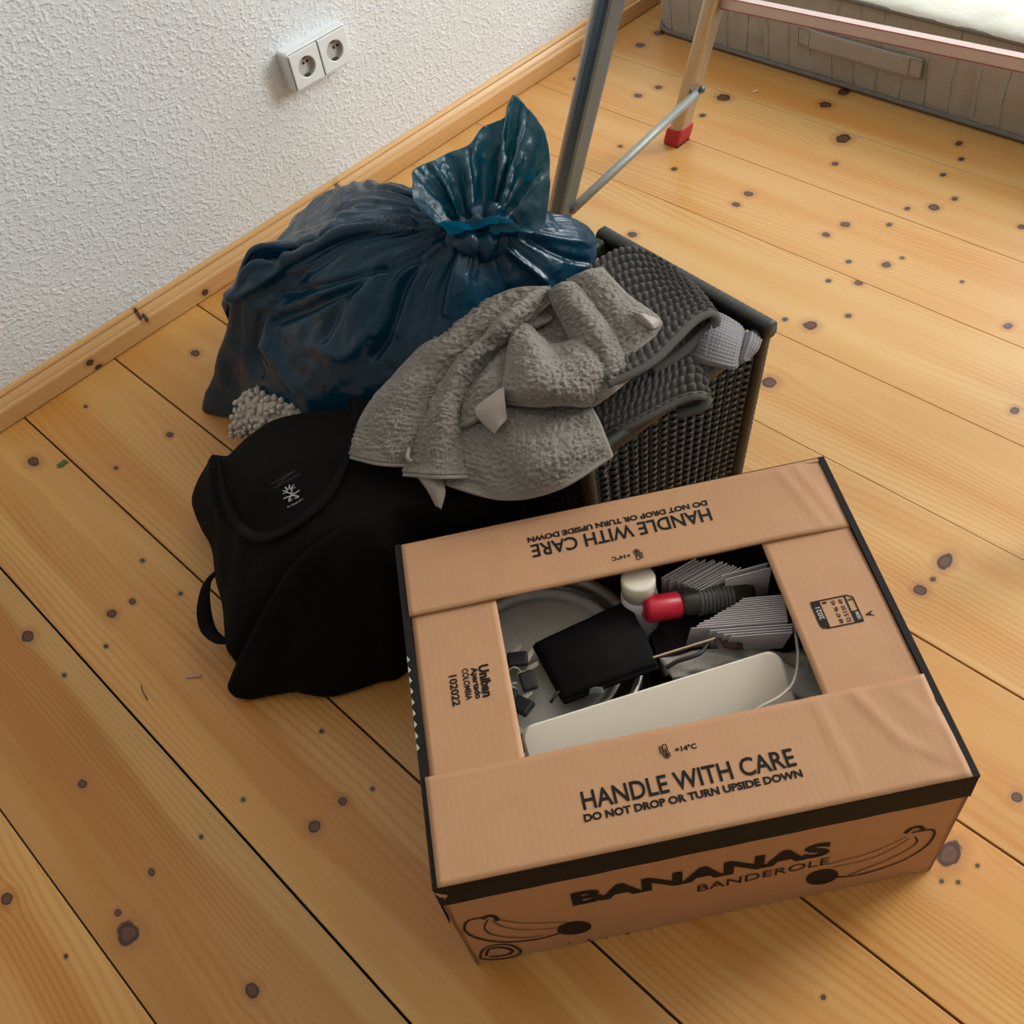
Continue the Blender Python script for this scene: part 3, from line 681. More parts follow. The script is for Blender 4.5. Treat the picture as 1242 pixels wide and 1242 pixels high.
front_strokes([([(1106, 1011), (1118, 1009), (1132, 1008), (1133, 1016), (1122, 1030), (1098, 1045), (1070, 1056), (1045, 1063), (1025, 1066), (1012, 1066)], .0028), ([(1110, 1016), (1113, 1022), (1105, 1030), (1080, 1044), (1050, 1056), (1030, 1064)], .0018),
               ([(1104, 1018), (1085, 1030), (1055, 1044), (1010, 1054)], .0014), ([(1100, 1016), (1080, 1026), (1050, 1038), (1005, 1050)], .0014), ([(1098, 1012), (1106, 1006), (1116, 1004), (1121, 1008)], .005)], 'banana_drawing')
def ellipse_print(cx, cy, rx, ry, rot, name):
    pts = []
    for a in np.linspace(0, 2 * math.pi, 26)[:-1]:
        x, y = rx * math.cos(a), ry * math.sin(a); pts.append(ff_(*px_to_front(cx + x * math.cos(rot) - y * math.sin(rot), cy + x * math.sin(rot) + y * math.cos(rot))))
    return mk(name, pts, [tuple(range(25))], INKB, carton, smooth=False)
ellipse_print(697, 1128, 21, 8, -.12, 'banana_tip_print'); ellipse_print(998, 1066, 20, 9, -.2, 'banana_tip_print')
front_strokes([([(583, 1165), (584, 1158), (592, 1151), (612, 1148), (625, 1151), (632, 1158), (622, 1164), (600, 1167), (583, 1166)], .0028), ([(590, 1162), (594, 1154), (610, 1152), (622, 1156), (618, 1161)], .0035), ([(594, 1163), (606, 1163), (620, 1160)], .003)], 'oval_logo_print')
front_strokes([([(690, 1147), (692, 1147)], .004), ([(713, 1144), (717, 1143)], .004), ([(735, 1141), (737, 1140)], .003), ([(760, 1136), (764, 1135)], .003), ([(790, 1130), (792, 1130)], .003)], 'small_print')['kind'] = 'stuff'

# ------------------------------------------------------------------ dark wicker basket
WICK = simple('dark_wicker', (.017, .0175, .0155), .45, bump=(500, .2, .0006), var=.25, vscale=90)
BKR, BKF = np.array([.942, .604]), np.array([.974, .932]); bv = (BKF - BKR) / np.linalg.norm(BKF - BKR); bu = np.array([-bv[1], bv[0]])   # bu towards the left (-x)
BKW, BKD, BKH = .352, .3295, .30
def bk(a, d, z, inset=0.0):
    """a: 0 at right corner to BKW at left, d: 0 front to BKD rear; walls taper inwards towards the floor"""
    tp = .022 * (1 - z / BKH) + inset
    a2 = tp + a / BKW * (BKW - 2 * tp); d2 = tp + d / BKD * (BKD - 2 * tp)
    q = BKR + bu * a2 + bv * d2; return np.array([q[0], q[1], z])
basket = thing('wicker_basket', bk(BKW / 2, BKD / 2, 0), 'dark wicker storage basket holding the towels beside the carton', 'basket')
def bar(p, q, w, h, name):
    p, q = np.asarray(p), np.asarray(q); L = np.linalg.norm(q - p); dn = (q - p) / L
    up = np.array([0, 0, 1.]) if abs(dn[2]) < .8 else np.array([bv[0], bv[1], 0]); sd = np.cross(dn, up); sd /= np.linalg.norm(sd); up = np.cross(sd, dn)
    n = int(L / .0035); v = []; K = 12
    for i in range(n + 1):
        s = i / n; c = p + (q - p) * s; wrap = 1 + .09 * (abs(math.sin(math.pi * s * L / .0105)) ** .6 - .6)
        for k in range(K):
            a = 2 * math.pi * k / K; ca, sa = math.cos(a), math.sin(a); e = 5
            r = (abs(ca) ** e + abs(sa) ** e) ** (-1 / e); v.append(c + sd * w / 2 * wrap * ca * r + up * h / 2 * wrap * sa * r)
    f = [(i * K + k, i * K + (k + 1) % K, (i + 1) * K + (k + 1) % K, (i + 1) * K + k) for i in range(n) for k in range(K)] + [tuple(range(K - 1, -1, -1)), tuple(range(n * K, n * K + K))]
    return mk(name, v, f, WICK, basket)
zr = BKH - .012
bar(bk(0, -.012, zr, .010), bk(0, BKD + .012, zr, .010), .024, .026, 'rim'); bar(bk(BKW, .012, zr - .006, .010), bk(BKW, BKD, zr, .010), .024, .022, 'rim')
bar(bk(.012, 0, zr - .008, .012), bk(BKW - .012, 0, zr - .008, .012), .02, .022, 'rim'); bar(bk(.012, BKD, zr - .004, .012), bk(BKW - .012, BKD, zr - .004, .012), .02, .024, 'rim')
for a, d in ((0, 0), (BKW, 0), (BKW, BKD), (0, BKD)):
    bar(bk(a, d, .0, .012), bk(a, d, BKH - .02, .012), .022, .022, 'corner_post')
def weave(p0, p1, out, name):
    """p0(z), p1(z): the wall's two lower-to-upper edge lines; strands run over and under upright stakes"""
    mb = MB(); pitch = .0165; rows = 40; L = np.linalg.norm(p1(.15) - p0(.15)); ns = int(L / pitch); m_ = ns * 6
    S = np.linspace(.05, .95, m_ + 1)
    for r in range(rows):
        z = .012 + (BKH - .045) * (r + .5) / rows
        sg = 1 if r % 2 else -1
        a, b_ = p0(z), p1(z); w = sg * .0042 * np.sin(math.pi * ns * S); hz = .0022 * np.cos(math.pi * ns * S) * sg
        c = a + (b_ - a) * S[:, None] + out * w[:, None] + np.array([0, 0, 1]) * hz[:, None]
        v = np.concatenate([c + [0, 0, .0029] + out * .0004, c + [0, 0, .0008] + out * .0022, c + [0, 0, -.0008] + out * .0022, c + [0, 0, -.0029] + out * .0004]); n = m_ + 1
        mb.add(v, [(k * n + i, (k + 1) * n + i, (k + 1) * n + i + 1, k * n + i + 1) for k in range(3) for i in range(m_)])
    for k in range(ns + 1):
        s = .05 + .9 * k / ns; pts = [p0(z) * (1 - s) + p1(z) * s for z in (.004, .15, BKH - .02)]; mb.tube(pts, .0026, 6, up=(1, 0, 0))
    o = mb.build(name, WICK, basket, smooth=True); o['kind'] = 'stuff'; return o
OUTF, OUTR = -np.array([*bv, 0]), -np.array([*bu, 0])
weave(lambda z: bk(BKW, 0, z, .010), lambda z: bk(0, 0, z, .010), OUTF, 'woven_panel')
weave(lambda z: bk(0, 0, z, .010), lambda z: bk(0, BKD, z, .010), OUTR, 'woven_panel')
weave(lambda z: bk(0, BKD, z, .010), lambda z: bk(BKW, BKD, z, .010), -OUTF, 'woven_panel')
weave(lambda z: bk(BKW, BKD, z, .010), lambda z: bk(BKW, 0, z, .010), -OUTR, 'woven_panel')
LINING = simple('dark_lining', (.012, .012, .012), .9)
mb = MB(); q = [bk(a, d, .008, .02) for a, d in ((0, 0), (BKW, 0), (BKW, BKD), (0, BKD))] + [bk(a, d, .245, .02) for a, d in ((0, 0), (BKW, 0), (BKW, BKD), (0, BKD))]
mb.add(q, [(3, 2, 1, 0), (4, 5, 6, 7), (0, 1, 5, 4), (1, 2, 6, 5), (2, 3, 7, 6), (3, 0, 4, 7)]); mb.build('lining', LINING, basket)

# ------------------------------------------------------------------ blobs (bag, clothes heap)
def blob(name, centre, outline, mat, parent, base, p=2.2, nth=360, nr=90, disp=None, under=.88, mids=None):
    O = np.array([P(*o) if o[0] != 'w' else np.array(o[1:]) for o in outline]); O = crom(O, nth, 0, closed=True)
    S = np.linspace(0, 1, nr); G = np.zeros((nr, nth, 3))
    for i, s in enumerate(S):
        xy = centre[:2] + (O[:, :2] - centre[:2]) * s; z = centre[2] + (O[:, 2] - centre[2]) * s ** p
        G[i, :, :2] = xy; G[i, :, 2] = z
    th = np.linspace(0, 2 * math.pi, nth, endpoint=False)
    if mids is not None:
        for (px, py, z, rad, amt) in mids:
            c = P(px, py, z); dd = np.linalg.norm(G[..., :2] - c[:2], axis=-1); G[..., 2] += amt * np.exp(-(dd / rad) ** 2)
    if disp is not None:
        Gw = np.concatenate([G, G[:, :1]], 1); Nn = gnormals(Gw)[:, :-1]; Nn = np.where(Nn[..., 2:3] < 0, -Nn, Nn)
        G = G + Nn * disp(S[:, None], th[None, :], G)[..., None]
    bz = np.array([base(x, y) for x, y in O[:, :2]])
    low = []
    for k, (fr, zz) in enumerate(((.995, .45), (.955, .08), (under, 0.0), (.8, 0.0), (.7, 0.0), (.6, 0.0), (.5, 0.0), (.4, 0.0), (.3, 0.0), (.2, 0.0), (.1, 0.0))):
        L = np.zeros((nth, 3)); e = G[-1]; L[:, :2] = centre[:2] + (e[:, :2] - centre[:2]) * fr; bz2 = np.array([base(x, y) for x, y in L[:, :2]])
        L[:, 2] = bz2 + np.maximum(e[:, 2] - bz2, .002) * zz + .002; low.append(L)
    V = np.concatenate([G.reshape(-1, 3)] + low); V[:, 2] = np.maximum(V[:, 2], .001); rows = nr + len(low); f = []
    for i in range(rows - 1):
        for k in range(nth): k2 = (k + 1) % nth; f.append((i * nth + k, (i + 1) * nth + k, (i + 1) * nth + k2, i * nth + k2))
    f.append(tuple(range((rows - 1) * nth, rows * nth)))
    return mk(name, V, f, mat, parent)

# blue refuse sack
m, t, b = new_mat('blue_sack_film'); p = pos(t)
nz = t.noise(p, 9, 3)
t.set(b.inputs['Base Color'], t.mix(nz, (.003, .034, .072), (.008, .066, .120))); b.inputs['Roughness'].default_value = .20; b.inputs['Specular IOR Level'].default_value = .46
t.set(b.inputs['Normal'], t.bump(t.math('ADD', t.noise(p, 45, 3, .5, .8), t.math('MULTIPLY', t.noise(p, 16, 2, .5, 1.5), 2)), .28, .006))
tr = t.node('ShaderNodeBsdfTranslucent'); tr.inputs[0].default_value = (.0, .17, .26, 1)
ms = t.node('ShaderNodeMixShader'); ms.inputs[0].default_value = .30; t.l.new(b.outputs[0], ms.inputs[1]); t.l.new(tr.outputs[0], ms.inputs[2]); t.l.new(ms.outputs[0], t.n['Material Output'].inputs[0])
SACK = m
KN3 = P(583, 292, .405)
sack = thing('refuse_sack', (KN3[0] - .1, KN3[1] + .25, 0), 'shiny blue plastic refuse sack knotted at the top, slumped against the basket', 'bag')
SO = [(722, 296, .335), (718, 322, .325), (690, 350, .322), (640, 366, .324), (590, 392, .322), (545, 430, .318), (500, 468, .262), (440, 494, .20), (390, 500, .16), (335, 495, .11), (290, 502, .03), (246, 497, .004), (286, 446, .08), (288, 402, .16),
      (272, 367, .215), (312, 326, .20), (345, 288, .17), (385, 273, .15), (418, 272, .18), (452, 249, .30), (500, 245, .335), (560, 247, .36), (640, 252, .37), (692, 268, .36), (714, 280, .345)]
def sack_base(x, y):
    q = np.array([x, y]) - BKR; a, d = q @ bu, q @ bv
    return .311 if (-.03 < a < BKW + .026 and -.03 < d < BKD + .03) else 0.0
SACK_CREASES = [([(274, 368), (329, 335), (392, 293), (500, 276)], .013, 5), ([(396, 287), (440, 256), (500, 262)], .008, 4), ([(506, 320), (487, 353), (472, 401), (455, 431)], -.014, 5), ([(516, 322), (498, 356), (484, 402)], .006, 6), ([(318, 381), (309, 410), (307, 436), (313, 455)], -.012, 5),
                ([(342, 357), (400, 345), (466, 325)], -.008, 4), ([(333, 392), (380, 372), (422, 353), (476, 320)], -.009, 5), ([(431, 346), (409, 379), (392, 410)], -.007, 6), ([(340, 375), (400, 355), (460, 332)], .006, 5), ([(320, 420), (350, 455), (380, 490)], .009, 8), ([(380, 420), (420, 430), (450, 400)], .006, 8),
                ([(610, 300), (650, 330), (672, 352)], .010, 4), ([(560, 310), (550, 345), (540, 380)], .008, 5), ([(640, 290), (680, 310), (712, 318)], -.006, 4), ([(630, 285), (670, 290), (710, 298)], .006, 4), ([(600, 305), (610, 335), (615, 358)], -.006, 4)]
def sack_disp(S, th, G):
    w = th + .25 * vnoise(G[..., 0] * 9, G[..., 1] * 9)
    r1 = 1 - np.abs(vnoise(np.cos(w) * 7 + 20, np.sin(w) * 7 + 20, S * 1.2)) * 2
    r2 = 1 - np.abs(vnoise(np.cos(w) * 19 + 50, np.sin(w) * 19 + 50, S * 2.5)) * 2
    env = np.clip(S / .12, 0, 1) * np.clip(1.12 - S, 0, 1)
    crum = fbm(G[..., 0] * 22, G[..., 1] * 22, G[..., 2] * 22, 3) * .006 * np.clip((S - .2) / .3, 0, 1)
    fold = (1 - np.abs(vnoise(G[..., 0] * 14 + 3, G[..., 1] * 14, G[..., 2] * 10)) * 2) * .007 * np.clip((S - .25) / .3, 0, 1)
    d = G - CAM; c = d @ ROT; px = 621 - F_PX * c[..., 0] / c[..., 2]; py = 621 + F_PX * c[..., 1] / c[..., 2]; cr = 0
    for pts, amp, wd in SACK_CREASES:
        q = crom(np.array(pts, float), 40, 0); dd = np.min(np.hypot(px[..., None] - q[:, 0], py[..., None] - q[:, 1]), -1); cr = cr + amp * np.exp(-(dd / wd) ** 2)
    return (.010 * r1 * np.clip(1.25 - S * .8, 0, 1) + .004 * r2 * (1 - S * .75)) * env + .55 * crum + .5 * fold * np.clip((1.05 - S) * 6, 0, 1) + cr * np.clip((1.03 - S) * 12, 0, 1)
body = blob('sack_body', KN3, SO, SACK, sack, sack_base, p=2.6, nth=460, nr=110, disp=sack_disp,
            mids=[(410, 400, .3, .10, .035), (560, 345, .36, .06, .012), (660, 310, .36, .06, .012), (330, 400, .2, .05, .03), (340, 450, .14, .06, .03)])
# knot: a twisted crumpled ring
kn = []
for i in range(64):
    a = 2 * math.pi * i / 64; kn.append(KN3 + np.array([.030 * math.cos(a), .026 * math.sin(a), .010 + .008 * math.sin(2 * a + .7)]))
kn.append(kn[0]); kn.append(kn[1]); kn = np.array(kn)
mb = MB(); mb.tube(kn, .017 + .004 * np.sin(np.arange(66) * .9) + .003 * RNG.random(66), 14)
v = np.array(mb.v); v += .004 * np.stack([fbm(v[:, 0] * 90, v[:, 1] * 90, v[:, 2] * 90 + k * 7) for k in range(3)], 1); mb.v = v.tolist()
mb.build('knot', SACK, sack, smooth=True)
# tail: flared crumpled collar of film above the knot
D0_ = depth_of(KN3)
TAILTOP = [(499, 214, -.035), (512, 250, -.055), (540, 268, -.065), (575, 262, -.06), (612, 262, -.055), (642, 282, -.045), (662, 262, -.02), (668, 205, .005), (660, 158, .03), (640, 128, .04), (621, 116, .045), (612, 140, .035), (588, 152, .03), (570, 172, .02), (545, 185, .005), (528, 192, -.01), (512, 200, -.025)]
top = np.array([PD(x, y, D0_ + d) for x, y, d in TAILTOP]); nT = len(top)
rows = []
for s in (0, .18, .42, .72, 1.0):
    ring = []
    for i in range(nT):
        a = math.atan2(*(ROT.T @ (top[i] - KN3))[[1, 0]])
        ang = 2 * math.pi * i / nT
        c0 = KN3 + .022 * (ROT[:, 0] * (-math.cos(ang)) + ROT[:, 2] * math.sin(ang)) + np.array([0, 0, .012])
        bulge = math.sin(math.pi * s) * .010 * (1 if i % 2 else -1)
        q = c0 + (top[i] - c0) * s
        out = q - KN3; out /= np.linalg.norm(out) + 1e-9; ring.append(q + (ROT[:, 2]) * bulge + out * .0)
    rows.append(ring)
rows = np.array(rows); TG = crom(crom(rows, 70, 0), 300, 1, closed=True)
S = np.linspace(0, 1, 70)[:, None]; A_ = np.linspace(0, 2 * math.pi, 300, endpoint=False)[None, :]
Nn = gnormals(np.concatenate([TG, TG[:, :1]], 1))[:, :-1]
r1 = 1 - np.abs(vnoise(np.cos(A_) * 4 + 9, np.sin(A_) * 4 + 9, S * 1.5 + 2)) * 2; r2 = 1 - np.abs(vnoise(TG[..., 0] * 30, TG[..., 1] * 30, TG[..., 2] * 22)) * 2
TG = TG + Nn * ((.009 * r1 + .006 * r2 + .0035 * fbm(TG[..., 0] * 70, TG[..., 1] * 70, TG[..., 2] * 70)) * np.clip(S * 3, 0, 1) * (1 - .5 * S))[..., None]
n0, n1 = TG.shape[:2]; Vt = np.concatenate([TG.reshape(-1, 3), (TG - Nn * .0006).reshape(-1, 3)]); f = []
for i in range(n0 - 1):
    for k in range(n1):
        k2 = (k + 1) % n1; q = (i * n1 + k, i * n1 + k2, (i + 1) * n1 + k2, (i + 1) * n1 + k); f.append(q); f.append(tuple(x + n0 * n1 for x in q[::-1]))
for k in range(n1): k2 = (k + 1) % n1; a = (n0 - 1) * n1; f.append((a + k, a + k2, a + k2 + n0 * n1, a + k + n0 * n1))
m, t, b = new_mat('blue_sack_tail'); p = pos(t)
t.set(b.inputs['Base Color'], t.mix(t.noise(p, 30, 3), (.010, .055, .085), (.018, .10, .14))); b.inputs['Roughness'].default_value = .24; b.inputs['Specular IOR Level'].default_value = .6
t.set(b.inputs['Normal'], t.bump(t.noise(p, 90, 4, .6, .8), .3, .004))
tr = t.node('ShaderNodeBsdfTranslucent'); tr.inputs[0].default_value = (.0, .40, .54, 1)
ms = t.node('ShaderNodeMixShader'); ms.inputs[0].default_value = .58; t.l.new(b.outputs[0], ms.inputs[1]); t.l.new(tr.outputs[0], ms.inputs[2]); t.l.new(ms.outputs[0], t.n['Material Output'].inputs[0])
mk('tail', Vt, f, m, sack)

# ------------------------------------------------------------------ black shirt heap
BLACKCLOTH = simple('black_jersey', (.0042, .0036, .0032), .9, bump=(700, .25, .0008), var=.2, vscale=60, spec=.12)
shirt = thing('black_shirt', P(420, 690, 0), 'black round-necked shirt with a small white logo, heaped on the floor', 'shirt')
SC = P(470, 615, .262)
SH = [(265, 553, .09), (300, 517, .13), (345, 496, .185), (430, 489, .232), ('w', .535, .975, .235), ('w', .552, .93, .232), ('w', .556, .80, .22), ('w', .552, .715, .21), ('w', .50, .722, .18), ('w', .425, .765, .10), (488, 815, .03), (455, 830, .02), (400, 845, .012), (352, 832, .03), (322, 843, .014), (300, 847, .010), (284, 834, .02),
      (298, 800, .05), (284, 786, .06), (279, 762, .07), (274, 730, .07), (263, 700, .07), (262, 662, .08), (244, 622, .07), (240, 590, .06)]
NECK = np.array([(263, 550), (267, 572), (272, 600), (284, 632), (298, 648), (322, 652), (352, 642), (388, 614), (412, 580), (428, 540), (432, 500)], float)
def neck_side(px, py):
    return None
def shirt_disp(S, th, G):
    d = G - CAM; c = d @ ROT; px = 621 - F_PX * c[..., 0] / c[..., 2]; py = 621 + F_PX * c[..., 1] / c[..., 2]
    nk = crom(NECK, 80, 0); poly = np.concatenate([nk, [(400, 455), (290, 485), (245, 532)]])
    ins = np.zeros(px.shape, bool); j = len(poly) - 1
    for i in range(len(poly)):
        xi, yi = poly[i]; xj, yj = poly[j]; ins ^= ((yi > py) != (yj > py)) & (px < (xj - xi) * (py - yi) / (yj - yi + 1e-9) + xi); j = i
    dist = np.min(np.hypot(px[..., None] - nk[:, 0], py[..., None] - nk[:, 1]), -1)
    rec = np.where(ins, -.014 * np.clip(dist / 6, 0, 1), 0) + .004 * np.exp(-(dist / 7) ** 2)
    env = np.clip((S - .1) / .3, 0, 1)
    fold = (1 - np.abs(vnoise(G[..., 0] * 9 + 4, G[..., 1] * 9 + 2, G[..., 2] * 5)) * 2.2) * .010 * env
    big = .012 * vnoise(G[..., 0] * 6, G[..., 1] * 6 + 8, 0) * env + .006 * (np.exp(-((px - 300 + .15 * (py - 700)) / 10) ** 2) * (py > 650))
    return rec + fold * np.where(ins, .35, 1) + big * np.where(ins, .5, 1)
fab = blob('fabric', SC, SH, BLACKCLOTH, shirt, lambda x, y: 0.0, p=2.1, nth=420, nr=110, disp=shirt_disp, under=.93)
bsh = bvh_of(fab)
def on_shirt(pts, lift, n=None):
    q = np.asarray(pts, float); q = crom(q, n or len(q) * 6, 0) if len(q) > 2 else np.linspace(q[0], q[1], n or 6)
    return np.array([r for r in (hit(bsh, x, y, lift) for x, y in q) if r is not None])
COLLAR = simple('collar_rib', (.007, .006, .0055), .9, bump=(500, .3, .001), spec=.12)
nk = on_shirt(NECK, .003, 60)
for _ in range(3): nk[1:-1] = (nk[:-2] + nk[1:-1] * 2 + nk[2:]) / 4
MB().tube(nk, .0075 * np.clip(np.minimum(np.arange(len(nk)), len(nk) - 1 - np.arange(len(nk))) / 14, .12, 1), 10, flat=.42).build('collar', COLLAR, shirt, smooth=True)
LOGO = simple('white_transfer_print', (.62, .60, .56), .7, var=.12, vscale=300)
mb = MB()
lg = lambda x, y: (320 + x / 15.52, 560 + y / 15.52)
for pts, w in (([(470, 590), (440, 555), (480, 515), (530, 530), (535, 580), (470, 590)], .0016), ([(490, 510), (488, 470), (495, 440)], .0022), ([(520, 510), (545, 470), (580, 440)], .0022), ([(530, 520), (570, 500), (600, 490)], .0020), ([(450, 530), (430, 505), (410, 485)], .0022), ([(445, 555), (400, 555), (370, 548)], .0020), ([(450, 580), (400, 590), (370, 608)], .0022),
               ([(500, 590), (520, 620), (515, 660)], .0018), ([(520, 615), (590, 600), (660, 555), (675, 540)], .0028), ([(515, 650), (450, 670), (400, 690), (385, 695)], .0030), ([(525, 640), (580, 640), (660, 660)], .0028), ([(590, 690), (640, 680), (670, 660)], .0022), ([(515, 650), (495, 700), (485, 755)], .0030), ([(490, 745), (520, 730), (545, 710)], .0024)):
    q = on_shirt([lg(*a) for a in pts], .0009); mb.tube(q, w / 2 * .9, 6, flat=.3)
mb.build('logo_print', LOGO, shirt, smooth=True)
mb = MB()
for a, b_ in (((460, 840), (468, 865)), ((492, 832), (505, 850)), ((535, 805), (548, 828)), ((565, 795), (585, 810)), ((598, 785), (602, 800)), ((622, 765), (632, 792)), ((660, 750), (668, 765)), ((690, 720), (698, 745)), ((730, 705), (740, 715))):
    q = on_shirt([lg(*a), lg(*b_)], .0009); mb.tube(q, .0007, 5, flat=.4)
o = mb.build('tiny_print', LOGO, shirt, smooth=True); o['kind'] = 'stuff'
GREYPRINT = simple('faint_grey_print', (.11, .105, .10), .8)
mb = MB()
for pts in ([(145, 425), (290, 350), (430, 260), (590, 180)], [(590, 180), (480, 250), (300, 410), (245, 455)], [(190, 510), (300, 455), (450, 370), (680, 235)]):
    mb.tube(on_shirt([lg(*a) for a in pts], .0008), .0005, 5, flat=.4)
mb.build('scribble_print', GREYPRINT, shirt, smooth=True)
# hanger loop at the left
lp = np.array([P(268, 690, .075), P(252, 706, .07), P(247, 735, .06), P(252, 762, .055), P(266, 776, .06), P(284, 778, .065)]); lp = crom(lp, 40, 0)
MB().tube(lp, .011, 10, flat=.35, up=(.4, .6, .7)).build('loop', BLACKCLOTH, shirt, smooth=True)

# ------------------------------------------------------------------ nubby cloth corner under the sack
CHEN = simple('grey_chenille', (.62, .56, .48), .95, bump=(600, .4, .001), var=.12, vscale=120, sheen=.2)
chen = thing('chenille_cloth', P(318, 505, .03), 'light grey shaggy chenille cloth peeking out between blue sack and black shirt', 'cloth')
cg = to_world([[(292, 486, .10), (315, 474, .12), (345, 474, .13), (375, 488, .13)], [(288, 500, .085), (313, 492, .125), (343, 492, .14), (372, 500, .13)], [(284, 515, .06), (308, 512, .10), (338, 510, .12), (368, 515, .12)], [(286, 524, .045), (308, 526, .07), (335, 526, .09), (365, 528, .09)]])
sheet('backing', cg, CHEN, chen, .004, .004)
G = crom(crom(cg, 9, 0), 13, 1); Nn = gnormals(G); Nn = np.where(Nn[..., 2:3] < 0, -Nn, Nn); mb = MB()
for i in range(9):
    for j in range(13):
        c = G[i, j] + Nn[i, j] * .003 + RNG.normal(0, .0012, 3); d = Nn[i, j] * .6 + RNG.normal(0, .55, 3); d /= np.linalg.norm(d)
        pts = [c - d * .001, c + d * .0035, c + d * .0066 + RNG.normal(0, .001, 3), c + d * .0085]; mb.tube(pts, [.0034, .0050, .0052, .0026], 8, up=(.3, .8, .5))
o = mb.build('chenille_tufts', CHEN, chen, smooth=True); o['kind'] = 'stuff'

# ------------------------------------------------------------------ bath mats (dark grey, nubby)
MATGREY = simple('bath_mat_grey', (.062, .057, .052), .95, bump=(900, .35, .0008), var=.14, vscale=200, sheen=.12)
BIND = simple('bath_mat_binding', (.085, .079, .071), .88, bump=(700, .25, .0006), var=.08, vscale=150)
def nubs(U, V, lu, lv, G, pu=.0118, pv=.0102):
    a = np.abs(np.sin(math.pi * (U + .0012 * vnoise(U * 60, V * 60)) / pu)); b_ = np.abs(np.sin(math.pi * (V + (np.floor(U / pu) % 2) * .002) / pv))
    return .0068 * (a * b_) ** .5 - .002
def mat_thing(label, near, far, name='bath_mat', back=True):
    o = P(*near[1]); t_ = thing(name, (o[0], o[1], o[2]), label, 'bath mat', 'nubby bath mats on the basket')
    n_, f_ = np.array([P(*q) for q in near]), np.array([P(*q) for q in far])
    mid1 = n_ * .66 + f_ * .34 + np.array([0, 0, .004]); mid2 = n_ * .33 + f_ * .67 + np.array([0, 0, .004])
    sheet('nubby_pile', np.stack([f_, mid2, mid1, n_]), MATGREY, t_, .006, .0014, nubs)
    e = crom(n_, 90, 0); MB().tube(e + np.array([0, -.001, 0]), .0078, 10, flat=.62, up=(0, -.2, 1)).build('binding', BIND, t_, smooth=True)
    return t_
mat_thing('upper dark grey nubby bath mat, folded over on top of the basket',
          [(735, 465, .345), (767, 451, .345), (794, 434, .346), (820, 408, .350), (842, 387, .352), (861, 379, .348), (866, 390, .337), (850, 406, .326), (826, 428, .319), (790, 452, .313)],
          [(712, 326, .335), (742, 307, .340), (765, 301, .345), (790, 309, .347), (812, 325, .348), (827, 339, .344), (829, 345, .333), (818, 354, .322), (798, 366, .316), (768, 385, .312)])
mat_thing('lower dark grey nubby bath mat, hanging over the woven basket front',
          [(716, 538, .276), (755, 519, .289), (784, 504, .296), (817, 487, .300), (842, 479, .301), (855, 482, .293), (849, 494, .284), (820, 502, .277)],
          [(712, 494, .300), (765, 466, .306), (795, 449, .309), (822, 433, .311), (838, 429, .311), (850, 440, .302), (843, 452, .292), (815, 466, .287)])

# ------------------------------------------------------------------ lilac-grey waffle cloth
WAF = simple('waffle_cloth', (.25, .245, .26), .9, bump=(800, .3, .001), var=.1, vscale=200, sheen=.1)
waf = thing('waffle_cloth', P(885, 415, .30), 'pale lilac-grey waffle weave cloth tucked at the basket corner', 'cloth')
def waffle(U, V, lu, lv, G): return .0016 * np.maximum(np.abs(np.sin(math.pi * U / .0042)), np.abs(np.sin(math.pi * V / .0042))) ** 3
wg = to_world([[(845, 372, .325), (866, 378, .330), (880, 384, .330), (896, 394, .324), (903, 403, .314), (912, 404, .318), (923, 413, .308)],
               [(842, 398, .322), (858, 402, .330), (875, 409, .330), (893, 416, .322), (899, 419, .312), (908, 418, .316), (918, 425, .306)],
               [(838, 425, .312), (852, 432, .318), (868, 437, .318), (888, 442, .310), (895, 438, .305), (902, 434, .309), (909, 433, .303)],
               [(836, 434, .308), (850, 440, .311), (868, 443, .311), (888, 447, .305), (896, 442, .301), (903, 438, .305), (908, 436, .300)]])
sheet('folded_cloth', wg, WAF, waf, .003, .0011, waffle)
MB().tube(crom(np.array([P(866, 382, .334), P(861, 404, .336), P(855, 433, .323)]), 30, 0), .0007, 6).build('hem_stitching', WAF, waf, smooth=True)

# ------------------------------------------------------------------ crumpled grey towel
m, t, b = new_mat('grey_terry'); p = pos(t)
nz = t.noise(p, 300, 3, .6); lo = t.noise(p, 14, 2)
t.set(b.inputs['Base Color'], t.mix(nz, (.20, .176, .153), (.325, .293, .26))); b.inputs['Roughness'].default_value = .95; b.inputs['Sheen Weight'].default_value = .25; b.inputs['Specular IOR Level'].default_value = .2
t.set(b.inputs['Normal'], t.bump(t.math('ADD', t.noise(p, 380, 3, .7), t.math('MULTIPLY', t.noise(p, 150, 2), .8)), .7, .003)); TERRY = m
HEM = simple('towel_hem', (.30, .268, .232), .9, bump=(900, .3, .0006), var=.06, vscale=200)
SATIN = simple('towel_label_satin', (.38, .325, .285), .5, var=.06, vscale=90)
towel = thing('grey_towel', P(600, 470, .28), 'crumpled light grey terry towel draped between blue sack and basket', 'towel')
def terry(U, V, lu, lv, G):
    e = np.minimum(np.minimum(U, lu - U), np.minimum(V, lv - V))
    ridge = 1 - np.abs(vnoise(G[..., 0] * 24 + 3, G[..., 1] * 24, G[..., 2] * 30)) * 2
    rows_ = np.abs(np.sin(math.pi * (U + .003 * vnoise(U * 50, V * 70)) / .0065))
    return (.0024 * fbm(G[..., 0] * 300, G[..., 1] * 300, G[..., 2] * 300, 2) + .0010 * rows_ + .0045 * vnoise(G[..., 0] * 30, G[..., 1] * 30, G[..., 2] * 30) + .0022 * ridge) * np.clip(e / .012, 0.2, 1)
